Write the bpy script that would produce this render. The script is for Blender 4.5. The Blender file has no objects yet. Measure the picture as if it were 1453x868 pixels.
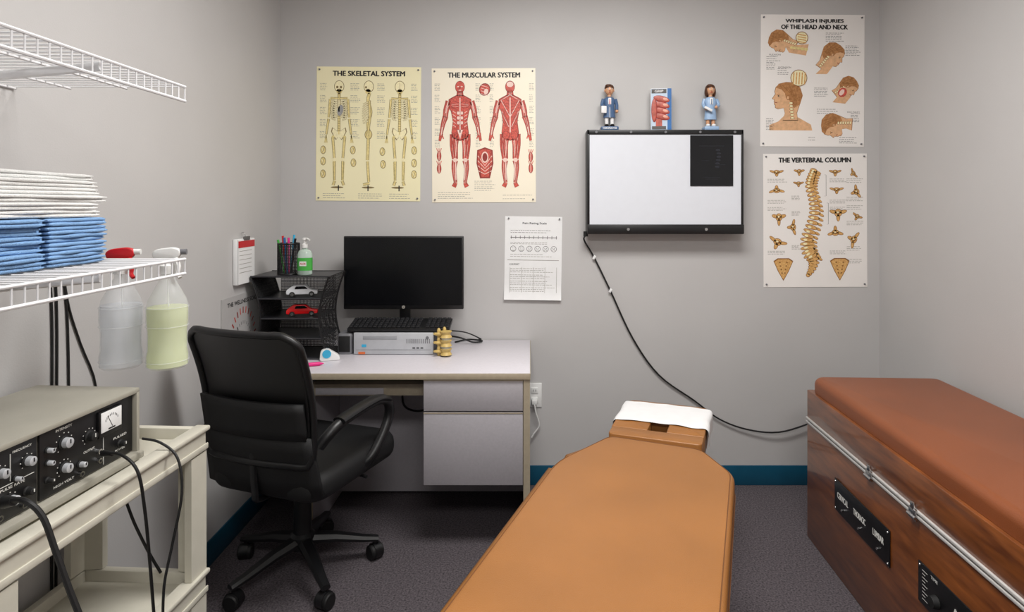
import bpy, bmesh, math, random
from mathutils import Vector, Matrix
random.seed(7)
scene = bpy.context.scene
try:
    scene.view_settings.view_transform = 'Standard'
except Exception:
    pass
EYE = 1.38; F = 864.0; BW = 3.0; LW = -1.229; RW = 1.722; CEIL = 2.62
pi = math.pi

# ---------------------------------------------------------------- materials
def lin(c):
    c = c/255.0
    return c/12.92 if c <= 0.04045 else ((c+0.055)/1.055)**2.4
def C(rgb): return (lin(rgb[0]), lin(rgb[1]), lin(rgb[2]), 1.0)
MATS = {}
def mat(name, rgb, rough=0.5, metal=0.0, var=0.05, scale=25, bump=0.0, bscale=300, alpha=1.0,
        coat=0.0, stretch=None, emit=0.0, rgb2=None, trans=0.0, spec=0.5, detail=3):
    if name in MATS: return MATS[name]
    m = bpy.data.materials.new(name); m.use_nodes = True
    nt = m.node_tree; b = nt.nodes["Principled BSDF"]
    tc = nt.nodes.new("ShaderNodeTexCoord"); src = tc.outputs["Object"]
    if stretch:
        mp = nt.nodes.new("ShaderNodeMapping"); mp.inputs["Scale"].default_value = stretch
        nt.links.new(src, mp.inputs["Vector"]); src = mp.outputs["Vector"]
    n = nt.nodes.new("ShaderNodeTexNoise"); n.inputs["Scale"].default_value = scale
    n.inputs["Detail"].default_value = detail
    nt.links.new(src, n.inputs["Vector"])
    r = nt.nodes.new("ShaderNodeValToRGB")
    c = C(rgb)
    if rgb2: c1 = c; c2 = C(rgb2)
    else:
        c1 = tuple(max(0, x*(1-var)) for x in c[:3])+(1,)
        c2 = tuple(min(1, x*(1+var)) for x in c[:3])+(1,)
    r.color_ramp.elements[0].color = c1; r.color_ramp.elements[1].color = c2
    r.color_ramp.elements[0].position = 0.3; r.color_ramp.elements[1].position = 0.7
    nt.links.new(n.outputs["Fac"], r.inputs["Fac"])
    nt.links.new(r.outputs["Color"], b.inputs["Base Color"])
    b.inputs["Roughness"].default_value = rough; b.inputs["Metallic"].default_value = metal
    b.inputs["Alpha"].default_value = alpha
    b.inputs["Specular IOR Level"].default_value = spec
    b.inputs["Coat Weight"].default_value = coat
    b.inputs["Transmission Weight"].default_value = trans
    if emit:
        nt.links.new(r.outputs["Color"], b.inputs["Emission Color"]); b.inputs["Emission Strength"].default_value = emit
    if bump:
        n2 = nt.nodes.new("ShaderNodeTexNoise"); n2.inputs["Scale"].default_value = bscale; n2.inputs["Detail"].default_value = 4
        nt.links.new(tc.outputs["Object"], n2.inputs["Vector"])
        bp = nt.nodes.new("ShaderNodeBump"); bp.inputs["Strength"].default_value = bump; bp.inputs["Distance"].default_value = 0.003
        nt.links.new(n2.outputs["Fac"], bp.inputs["Height"]); nt.links.new(bp.outputs["Normal"], b.inputs["Normal"])
    MATS[name] = m
    return m

WALL = mat("wall_paint", (190,188,187), 0.5, var=0.02, scale=3, bump=0.1, bscale=260)
CEILM = mat("ceiling_paint", (235,234,230), 0.8, var=0.02)
CARPET = mat("carpet", (62,57,61), 0.95, scale=150, rgb2=(112,105,109), bump=0.9, bscale=420, spec=0.1, detail=6)
TEAL = mat("teal_vinyl", (14,76,102), 0.4, var=0.06)
TAN = mat("tan_leather", (154,102,52), 0.34, var=0.07, scale=5, bump=0.25, bscale=420, spec=0.5)
TAND = mat("tan_leather_seam", (110,68,32), 0.5)
BRN = mat("brown_leather", (130,70,36), 0.36, var=0.08, scale=5, bump=0.2, bscale=420)
WOOD = mat("stained_wood", (94,48,20), 0.3, scale=5, rgb2=(144,82,38), stretch=(1,1.2,9), coat=0.4, detail=8)
WOODD = mat("dark_wood_edge", (70,32,14), 0.4)
TRIMW = mat("painted_light_metal", (205,203,200), 0.35, metal=0.15)
WHITE = mat("white_plastic", (228,228,226), 0.4, var=0.02)
WIRE = mat("white_coated_wire", (222,222,224), 0.35, var=0.02)
BLACK = mat("black_plastic", (17,17,19), 0.4, var=0.1)
BLACKM = mat("matte_black", (12,12,13), 0.7, var=0.15)
BLKFAB = mat("black_fabric", (14,14,16), 0.6, var=0.2, scale=400, bump=0.4, bscale=700)
BLKMESH = mat("black_mesh_fabric", (12,12,14), 0.3, var=0.3, scale=500, bump=0.35, bscale=900, spec=0.8)
RUBBER = mat("black_rubber", (14,14,15), 0.55)
CHROME = mat("brushed_metal", (200,200,200), 0.25, 1.0)
GREYP = mat("grey_plastic", (110,110,114), 0.45)
SILVER = mat("silver_plastic", (186,188,192), 0.35, 0.15)
BEIGE = mat("beige_plastic", (200,196,182), 0.45, var=0.03, bump=0.05)
BEIGED = mat("beige_metal_case", (162,158,146), 0.5, var=0.03, bump=0.15, bscale=600)
LAM = mat("grey_laminate", (206,202,208), 0.32, var=0.03, scale=90)
LAMD = mat("grey_laminate_front", (168,164,169), 0.45, var=0.04, scale=120)
EDGE = mat("beige_edge_band", (166,154,134), 0.5, var=0.05, scale=60)
SCREEN = mat("dark_screen", (8,9,12), 0.22, var=0.05, spec=0.4)
PAPER = mat("white_paper", (232,232,232), 0.7, var=0.02)
INK = mat("black_ink", (22,20,20), 0.6)
GREYINK = mat("grey_print", (150,146,138), 0.7, var=0.1)
MIDINK = mat("dark_grey_print", (95,92,90), 0.7)
CREAM = mat("cream_poster_paper", (240,232,192), 0.4, var=0.02, scale=4)
CREAM2 = mat("ivory_poster_paper", (242,233,212), 0.4, var=0.02, scale=4)
POSW = mat("white_poster_paper", (236,232,228), 0.4, var=0.02, scale=4)
BONE = mat("bone_print", (222,204,140), 0.5, var=0.15, scale=90)
BONEL = mat("pale_bone_print", (242,232,188), 0.5, var=0.08, scale=90)
BONED = mat("bone_outline_print", (132,114,74), 0.6)
MUS = mat("muscle_print", (196,80,66), 0.5, var=0.35, scale=150)
MUSD = mat("dark_muscle_print", (142,44,36), 0.5)
MUSL = mat("tendon_print", (238,206,194), 0.5)
SKIN = mat("skin_print", (218,172,130), 0.5, var=0.12, scale=60)
HAIRP = mat("hair_print", (148,96,52), 0.5, rgb2=(190,136,84), scale=90)
GOLD = mat("gold_bone_print", (196,144,78), 0.5, rgb2=(226,182,116), scale=160)
GOLDD = mat("gold_bone_shadow_print", (140,92,42), 0.6)
BLUEP = mat("blue_print", (44,104,166), 0.5)
RED = mat("red_plastic", (196,26,34), 0.35)
GREEN = mat("green_label", (70,170,70), 0.4)
TOWW = mat("white_towel", (230,230,228), 0.95, var=0.05, scale=40, bump=0.9, bscale=500, spec=0.1)
TOWB = mat("blue_towel", (134,172,216), 0.95, var=0.08, scale=40, bump=0.9, bscale=500, spec=0.1)
CLEAR = mat("frosted_bottle_plastic", (240,243,246), 0.25, alpha=0.26)
LIQC = mat("clear_liquid", (228,234,242), 0.2, alpha=0.4)
LIQY = mat("yellow_green_liquid", (226,236,168), 0.2, alpha=0.6)
VIEW = mat("white_viewing_panel", (218,221,228), 0.25, var=0.01)
FILM = mat("dark_film", (14,15,19), 0.2, var=0.1)
FILMG = mat("film_grey", (34,36,44), 0.3)
CFSKIN = mat("painted_skin", (206,156,120), 0.4)
CFHAIR = mat("painted_brown_hair", (78,44,22), 0.4)
CFBLUE = mat("painted_blue_coat", (72,98,134), 0.4)
CFLBLUE = mat("painted_light_blue", (150,178,210), 0.4)
YELB = mat("yellow_bone_plastic", (200,172,104), 0.45, var=0.1, scale=50)
PINK = mat("pink_plastic", (226,40,130), 0.4)
CYAN = mat("cyan_plastic", (60,170,210), 0.35)
DIFF = mat("lit_diffuser", (255,252,247), 0.5, emit=3.4)
BROWNSHOE = mat("painted_shoe", (30,24,22), 0.4)

# ---------------------------------------------------------------- mesh builder
_tc = {}
def text_geo(s):
    if s in _tc: return _tc[s]
    cu = bpy.data.curves.new("t", 'FONT'); cu.body = s; cu.resolution_u = 3
    ob = bpy.data.objects.new("t", cu); scene.collection.objects.link(ob)
    dg = bpy.context.evaluated_depsgraph_get()
    me = bpy.data.meshes.new_from_object(ob.evaluated_get(dg))
    vs = [(v.co.x, v.co.y) for v in me.vertices]; fs = [tuple(p.vertices) for p in me.polygons]
    bpy.data.objects.remove(ob); bpy.data.curves.remove(cu); bpy.data.meshes.remove(me)
    if vs:
        x0 = min(v[0] for v in vs); x1 = max(v[0] for v in vs); y0 = min(v[1] for v in vs); y1 = max(v[1] for v in vs)
        vs = [((x-x0)/(x1-x0+1e-9)-0.5, (y-y0)/(y1-y0+1e-9)-0.5) for x, y in vs]
    _tc[s] = (vs, fs); return vs, fs

def smooth_path(pts, k, closed=False):
    P = [Vector(p) for p in pts]
    if k <= 1 or len(P) < 3: return P
    out = []; n = len(P); rng = n if closed else n-1
    for i in range(rng):
        if closed: a, b, c, d = P[(i-1) % n], P[i], P[(i+1) % n], P[(i+2) % n]
        else: a, b, c, d = P[max(i-1, 0)], P[i], P[i+1], P[min(i+2, n-1)]
        for j in range(k):
            t = j/k
            out.append(0.5*((2*b)+(-a+c)*t+(2*a-5*b+4*c-d)*t*t+(-a+3*b-3*c+d)*t**3))
    if not closed: out.append(P[-1])
    return out

def round_poly(pts, r, n=5):
    out = []; N = len(pts)
    rr = r if isinstance(r, (list, tuple)) else [r]*N
    for i in range(N):
        p = Vector(pts[i]); a = Vector(pts[i-1]); b = Vector(pts[(i+1) % N])
        q = min(rr[i], (a-p).length*0.49, (b-p).length*0.49)
        s = p+(a-p).normalized()*q; e = p+(b-p).normalized()*q
        for j in range(n+1):
            t = j/n; out.append(tuple((1-t)**2*s+2*t*(1-t)*p+t*t*e))
    return out

class MB:
    def __init__(s): s.v = []; s.f = []; s.mi = []; s.mats = []
    def add(s, vs, fs, m, M=None):
        if m not in s.mats: s.mats.append(m)
        k = s.mats.index(m); o = len(s.v)
        for v in vs:
            v = Vector(v); s.v.append(M @ v if M is not None else v)
        for f in fs: s.f.append([i+o for i in f]); s.mi.append(k)
        return s
    def shift(s, d):
        d = Vector(d); s.v = [v+d for v in s.v]; return s
    def addbm(s, bm, m, M=None):
        bm.verts.index_update()
        s.add([v.co.copy() for v in bm.verts], [[v.index for v in f.verts] for f in bm.faces], m, M); bm.free()
    def box(s, c, d, m, bev=0.0, rz=0.0, rx=0.0, ry=0.0, seg=2):
        bm = bmesh.new(); bmesh.ops.create_cube(bm, size=1)
        for v in bm.verts: v.co = Vector((v.co.x*d[0], v.co.y*d[1], v.co.z*d[2]))
        if bev > 0: bmesh.ops.bevel(bm, geom=list(bm.edges), offset=min(bev, min(d)*0.49), segments=seg, affect='EDGES', profile=0.5)
        M = Matrix.Translation(c) @ Matrix.Rotation(rz, 4, 'Z') @ Matrix.Rotation(ry, 4, 'Y') @ Matrix.Rotation(rx, 4, 'X')
        s.addbm(bm, m, M); return s
    def box2(s, x0, x1, y0, y1, z0, z1, m, bev=0.0):
        return s.box(((x0+x1)/2, (y0+y1)/2, (z0+z1)/2), (abs(x1-x0), abs(y1-y0), abs(z1-z0)), m, bev)
    def cyl(s, a, b, r, m, r2=None, n=20, bev=0):
        a = Vector(a); b = Vector(b); r2 = r if r2 is None else r2
        d = (b-a); q = d.to_track_quat('Z', 'Y'); L = d.length
        prof = [(r, 0), (r2, L)]
        if bev: prof = [(r-bev, 0), (r, bev), (r2, L-bev), (r2-bev, L)]
        M = Matrix.Translation(a) @ q.to_matrix().to_4x4()
        return s.lathe(prof, m, n, M)
    def lathe(s, prof, m, n=24, M=None, sx=1.0, sy=1.0, cap=True):
        vs = []; fs = []
        for (r, z) in prof:
            for i in range(n):
                t = 2*pi*i/n; vs.append((r*math.cos(t)*sx, r*math.sin(t)*sy, z))
        for j in range(len(prof)-1):
            for i in range(n):
                fs.append((j*n+i, j*n+(i+1) % n, (j+1)*n+(i+1) % n, (j+1)*n+i))
        if cap:
            fs.append(tuple(range(n-1, -1, -1))); fs.append(tuple((len(prof)-1)*n+i for i in range(n)))
        return s.add(vs, fs, m, M)
    def sph(s, c, r, m, n=16, M=None):
        if not isinstance(r, (tuple, list)): r = (r, r, r)
        bm = bmesh.new(); bmesh.ops.create_uvsphere(bm, u_segments=n, v_segments=max(6, n//2+2), radius=1)
        T = Matrix.Translation(c) @ (M if M is not None else Matrix()) @ Matrix.Diagonal((r[0], r[1], r[2], 1))
        s.addbm(bm, m, T); return s
    def tube(s, pts, r, m, n=8, k=1, closed=False, flat=1.0):
        P = smooth_path(pts, k, closed); N = len(P); vs = []; fs = []
        up = None
        for i, p in enumerate(P):
            if closed: t = P[(i+1) % N]-P[i-1]
            else: t = P[min(i+1, N-1)]-P[max(i-1, 0)]
            t.normalize()
            if up is None:
                up = Vector((0, 0, 1)) if abs(t.z) < 0.9 else Vector((0, 1, 0))
            u = (up-t*up.dot(t)); u = u.normalized() if u.length > 1e-6 else t.orthogonal().normalized(); w = t.cross(u); up = u
            rr = r[0]+(r[1]-r[0])*i/(N-1) if isinstance(r, (tuple, list)) else r
            for j in range(n):
                a = 2*pi*j/n; vs.append(p+u*math.cos(a)*rr*flat+w*math.sin(a)*rr)
        for i in range(N if closed else N-1):
            for j in range(n):
                a = i*n+j; b = i*n+(j+1) % n; i2 = (i+1) % N
                fs.append((a, b, i2*n+(j+1) % n, i2*n+j))
        if not closed:
            fs.append(tuple(range(n))); fs.append(tuple((N-1)*n+j for j in range(n)))
        return s.add(vs, fs, m)
    def prism(s, pts, z0, z1, m, bev=0, M=None, seg=3, both=False):
        bm = bmesh.new(); vv = [bm.verts.new((p[0], p[1], z0)) for p in pts]
        f = bm.faces.new(vv); r = bmesh.ops.extrude_face_region(bm, geom=[f])
        nv = [g for g in r['geom'] if isinstance(g, bmesh.types.BMVert)]
        for v in nv: v.co.z = z1
        if bev:
            es = [e for e in bm.edges if all(abs(v.co.z-z1) < 1e-7 for v in e.verts)]
            if both: es += [e for e in bm.edges if all(abs(v.co.z-z0) < 1e-7 for v in e.verts)]
            bmesh.ops.bevel(bm, geom=es, offset=bev, segments=seg, affect='EDGES', profile=0.5)
        s.addbm(bm, m, M); return s
    def loft(s, rings, m, M=None, cap=True):
        n = len(rings[0]); vs = [p for r in rings for p in r]; fs = []
        for j in range(len(rings)-1):
            for i in range(n): fs.append((j*n+i, j*n+(i+1) % n, (j+1)*n+(i+1) % n, (j+1)*n+i))
        if cap: fs.append(tuple(range(n))); fs.append(tuple((len(rings)-1)*n+i for i in range(n)))
        return s.add(vs, fs, m, M)
    def grid(s, fn, nu, nv, m, M=None):
        vs = [Vector(fn(i/nu, j/nv)) for j in range(nv+1) for i in range(nu+1)]
        fs = [(j*(nu+1)+i, j*(nu+1)+i+1, (j+1)*(nu+1)+i+1, (j+1)*(nu+1)+i) for j in range(nv) for i in range(nu)]
        s.add(vs, fs, m, M); return s
    def text(s, t, w, h, m, M, bold=0.0):
        # heavier lettering: the strokes are thickened by laying shifted copies in the same plane
        vs, fs = text_geo(t)
        offs = [(0, 0)] if not bold else [(-bold, 0), (bold, 0), (0, bold*.6), (0, -bold*.6)]
        for k_, (ox, oy) in enumerate(offs):
            s.add([(x*w+ox*h*1.8, y*h+oy*h*1.8, k_*2e-5) for x, y in vs], fs, m, M)
        return s
    def build(s, name, parent=None, label=None, category=None, loc=(0, 0, 0), rz=0.0, angle=38, group=None, kind=None, recalc=True):
        me = bpy.data.meshes.new(name); me.from_pydata([tuple(v) for v in s.v], [], s.f)
        for m in s.mats: me.materials.append(m)
        me.polygons.foreach_set("material_index", s.mi); me.update()
        if recalc:
            bm = bmesh.new(); bm.from_mesh(me); bmesh.ops.recalc_face_normals(bm, faces=bm.faces); bm.to_mesh(me); bm.free()
        me.polygons.foreach_set("use_smooth", [True]*len(me.polygons))
        me.set_sharp_from_angle(angle=math.radians(angle))
        ob = bpy.data.objects.new(name, me); scene.collection.objects.link(ob)
        ob.location = loc; ob.rotation_euler = (0, 0, rz)
        if parent: ob.parent = parent
        if label: ob["label"] = label
        if category: ob["category"] = category
        if group: ob["group"] = group
        if kind: ob["kind"] = kind
        return ob

def thing(name, label, category, loc=(0, 0, 0), rz=0.0, group=None):
    e = bpy.data.objects.new(name, None); e.empty_display_size = 0.05
    scene.collection.objects.link(e); e.location = loc; e.rotation_euler = (0, 0, rz)
    e["label"] = label; e["category"] = category
    if group: e["group"] = group
    return e

# wall survey: position on the rear wall from measured sheet coordinates (288 units per metre)
def W(px, py): return ((px-752)/288.0, EYE-(py-290)/288.0)
def S(px, py, d): return Vector(((px-752)*d/F, d, EYE-(py-290)*d/F))

# ---------------------------------------------------------------- room
def struct(name, x0, x1, y0, y1, z0, z1, m, bev=0):
    MB().box2(x0, x1, y0, y1, z0, z1, m, bev).build(name, kind="structure")
YB = -1.9
struct("wall_back", LW-0.1, RW+0.1, BW, BW+0.1, 0, CEIL, WALL)
struct("wall_left", LW-0.1, LW, YB, BW, 0, CEIL, WALL)
struct("wall_right", RW, RW+0.1, YB, BW, 0, CEIL, WALL)
struct("wall_front", LW-0.1, RW+0.1, YB-0.1, YB, 0, CEIL, WALL)
struct("floor", LW-0.1, RW+0.1, YB-0.1, BW+0.1, -0.1, 0, CARPET)
struct("ceiling", LW-0.1, RW+0.1, YB-0.1, BW+0.1, CEIL, CEIL+0.1, CEILM)
struct("baseboard_back", LW, RW, BW-0.008, BW, 0, 0.097, TEAL, 0.003)
struct("baseboard_left", LW, LW+0.008, YB, BW-0.008, 0, 0.097, TEAL, 0.003)
struct("baseboard_right", RW-0.008, RW, YB, BW-0.008, 0, 0.097, TEAL, 0.003)

# ---------------------------------------------------------------- posters
class Art(MB):
    def __init__(s, w, h, paper, k=288.0, th=0.002, curl=False):
        super().__init__(); s.w = w; s.h = h; s.k = k; s.th = th
        if curl:
            s.grid(lambda u, v: ((u-.5)*w/k, -th, (.5-v)*h/k), 1, 60, paper)
        else: s.box((0, -th/2, 0), (w/k, th, h/k), paper)
    def P(s, x, y, L=1): return Vector(((x-s.w/2)/s.k, -s.th-0.00025*L, (s.h/2-y)/s.k))
    def poly(s, pts, m, L=1): s.add([s.P(x, y, L) for x, y in pts], [tuple(range(len(pts)))], m)
    def ell(s, cx, cy, rx, ry, m, L=1, rot=0, n=18):
        c, q = math.cos(rot), math.sin(rot)
        s.poly([(cx+rx*math.cos(a)*c-ry*math.sin(a)*q, cy+rx*math.cos(a)*q+ry*math.sin(a)*c) for a in [2*pi*i/n for i in range(n)]], m, L)
    def stroke(s, pts, w, m, L=1, w2=None, k=1):
        P = smooth_path([(p[0], p[1], 0) for p in pts], k); N = len(P); w2 = w if w2 is None else w2
        a = []; b = []
        for i, p in enumerate(P):
            t = P[min(i+1, N-1)]-P[max(i-1, 0)]; t.normalize(); ww = (w+(w2-w)*i/(N-1))/2
            a.append((p.x-t.y*ww, p.y+t.x*ww)); b.append((p.x+t.y*ww, p.y-t.x*ww))
        vs = [s.P(x, y, L) for x, y in a+b]
        s.add(vs, [(i, i+1, N+i+1, N+i) for i in range(N-1)], m)
    def lab(s, t, cx, cy, w, h, m=INK, L=3, bold=0.02):
        p = s.P(cx, cy, L); M = Matrix.Translation(p) @ Matrix.Rotation(pi/2, 4, 'X')
        s.text(t, w/s.k, h/s.k, m, M, bold)
    def lines(s, x0, y0, x1, y1, n, m=GREYINK, L=1, t=0.6):
        for i in range(n):
            y = y0+(y1-y0)*i/max(1, n-1); x = x0
            xe = x1-random.random()*(x1-x0)*0.3
            while x < xe:
                w = random.uniform(1.5, 5); s.stroke([(x, y), (min(x+w, xe), y)], t, m, L); x += w+0.9
    def place(s, name, label, category, px, py, pins=True, rot=0.0, y=BW):
        x, z = W(px+s.w/2, py+s.h/2)
        ob = s.build(name, label=label, category=category, loc=(x, y-0.0003, z), recalc=False)
        ob.rotation_euler = (0, rot, 0)
        if pins:
            for (ax, ay) in [(4, 4), (s.w-4, 4), (4, s.h-4), (s.w-4, s.h-4)]:
                p = s.P(ax, ay, 1); b = MB(); b.cyl(p, p+Vector((0, -0.006, 0)), 0.0045, GREYP, r2=0.0035, n=12); b.build("pushpin", parent=ob)
        return ob

def both(a, pts, w, L, m=BONE, d=BONED, w2=None, k=1, e=1.1):
    a.stroke(pts, w+e, d, L, None if w2 is None else w2+e, k); a.stroke(pts, w, m, L+1, w2, k)

def skeleton(a, cx, top, H, view):
    q = H/148.0
    def X(x): return cx+x*q
    def Y(y): return top+y*q
    a.ell(cx, Y(8), 7.2*q, 8.6*q, BONED, 1); a.ell(cx, Y(8), 6.4*q, 7.8*q, BONEL, 2); a.ell(X(-1 if view == 'side' else 0), Y(15), 4*q, 3.6*q, BONE, 2)
    if view == 'front':
        for sx in (-2.6, 2.6): a.ell(X(sx), Y(9), 1.7*q, 1.8*q, BONED, 3)
        a.ell(cx, Y(12.4), 1*q, 1.4*q, BONED, 3); a.stroke([(X(-2.4), Y(16.4)), (X(2.4), Y(16.4))], 0.8, BONED, 3)
    if view == 'back': a.stroke([(X(0), Y(2)), (X(0), Y(13))], 0.5, BONED, 3)
    if view == 'side':
        a.ell(X(-4), Y(9), 1.4*q, 1.7*q, BONED, 3)
        both(a, [(X(1), Y(17)), (X(-1), Y(28)), (X(3), Y(44)), (X(-1), Y(62)), (X(2), Y(76))], 3.6*q, 1, k=4)
        for i in range(9):
            y = 28+i*3.4; both(a, [(X(3), Y(y)), (X(-3-2*math.sin(i/8*pi)), Y(y+3)), (X(-8-1.5*math.sin(i/8*pi)), Y(y+5))], 1.1, 3, BONEL, e=.8, k=3)
        a.ell(X(0), Y(76), 5.4*q, 7*q, BONED, 2); a.ell(X(0), Y(76), 4.6*q, 6*q, BONE, 3)
        both(a, [(X(1), Y(28)), (X(2), Y(52)), (X(-1), Y(78))], 2.4*q, 5)
        both(a, [(X(0), Y(82)), (X(-1), Y(112))], 3.4*q, 4); both(a, [(X(-1), Y(114)), (X(1), Y(143))], 2.8*q, 4)
        both(a, [(X(2), Y(145)), (X(-7), Y(147))], 2.6*q, 4)
        return
    both(a, [(cx, Y(17)), (cx, Y(76))], 3*q, 1)
    for i in range(16): a.stroke([(X(-1.5), Y(20+i*3.4)), (X(1.5), Y(20+i*3.4))], 0.5, BONED, 4)
    for sx in (-1, 1):
        both(a, [(X(sx*1), Y(25)), (X(sx*12), Y(24.5))], 1.6*q, 2)
        for i in range(9):
            w = 7+3.5*math.sin((i+1)/9*pi*0.8); y = 26+i*3.2
            both(a, [(X(sx*1.5), Y(y)), (X(sx*w), Y(y+0.6)), (X(sx*(w+0.8)), Y(y+2.4)), (X(sx*w*0.5), Y(y+4.2))], 0.9, 2, BONEL, e=.7, k=3)
        both(a, [(X(sx*12.5), Y(26)), (X(sx*14.5), Y(52))], 2.6*q, 4, w2=2.0*q)
        both(a, [(X(sx*14.6), Y(54)), (X(sx*17.6), Y(76))], 2.6*q, 4, w2=1.8*q)
        for fx in (-1.6, -.5, .6, 1.7):
            a.stroke([(X(sx*17.8), Y(77)), (X(sx*18.4+fx*1.3), Y(88))], 0.9*q, BONE, 4)
        pel = [(X(sx*1), Y(72)), (X(sx*9.5), Y(66)), (X(sx*11), Y(72)), (X(sx*7.5), Y(79)), (X(sx*4), Y(84)), (X(sx*1), Y(80))]
        a.poly(pel, BONED, 2); a.poly([(cx+(x-cx)*.88, Y(75)+(y-Y(75))*.86) for x, y in pel], BONEL, 3)
        a.ell(X(sx*8), Y(80), 2.4*q, 2.4*q, BONE, 4)
        both(a, [(X(sx*8.5), Y(80)), (X(sx*6), Y(110))], 3*q, 4, w2=2.6*q); a.ell(X(sx*5.8), Y(111.5), 2.6*q, 2.4*q, BONEL, 6)
        both(a, [(X(sx*5.8), Y(114)), (X(sx*5.4), Y(141))], 2.8*q, 4, w2=1.8*q); a.stroke([(X(sx*8), Y(115)), (X(sx*7), Y(141))], 1.1*q, BONE, 4)
        both(a, [(X(sx*5.4), Y(142)), (X(sx*7.5), Y(148))], 3*q, 4)
    if view == 'front': both(a, [(cx, Y(27)), (cx, Y(44))], 2*q, 5, BONEL)

a = Art(148, 190, CREAM)
a.lab("THE SKELETAL SYSTEM", 74, 9.5, 102, 7, bold=0.035)
skeleton(a, 32, 20, 148, 'front'); skeleton(a, 74, 20, 148, 'side'); skeleton(a, 118, 20, 148, 'back')
for (x0, x1) in [(5, 15), (48, 62), (86, 98), (134, 144)]:
    for yy in range(24, 106, 17): a.lines(x0, yy, x1, yy+9, 5)
for (x, y) in [(10, 118), (10, 134), (52, 118), (53, 136), (94, 120), (95, 138), (139, 118), (139, 136), (10, 152), (139, 152)]:
    a.ell(x, y, 4, 6, BONED, 1); a.ell(x, y, 3.3, 5.2, BONE, 2); a.stroke([(x-2, y-3), (x+1, y+4)], 1.0, BONEL, 3); a.stroke([(x+2, y-4), (x-1, y+4)], .5, BONED, 3)
for x in (32, 74, 118): a.stroke([(x, 168), (x, 176)], 1.6, INK, 2)
for x in (26, 70, 112): a.ell(x+4, 171, 9, 1.4, BONED, 1)
a.ell(34, 62, 4, 8, mat("organ_print", (150,150,150), .5), 6, .2)
for x in (10, 60, 104): a.lines(x, 180, x+34, 186, 3)
a.place("anatomy_poster", "cream poster of three skeletons titled THE SKELETAL SYSTEM", "poster", 449, 95, rot=0.008)

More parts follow.
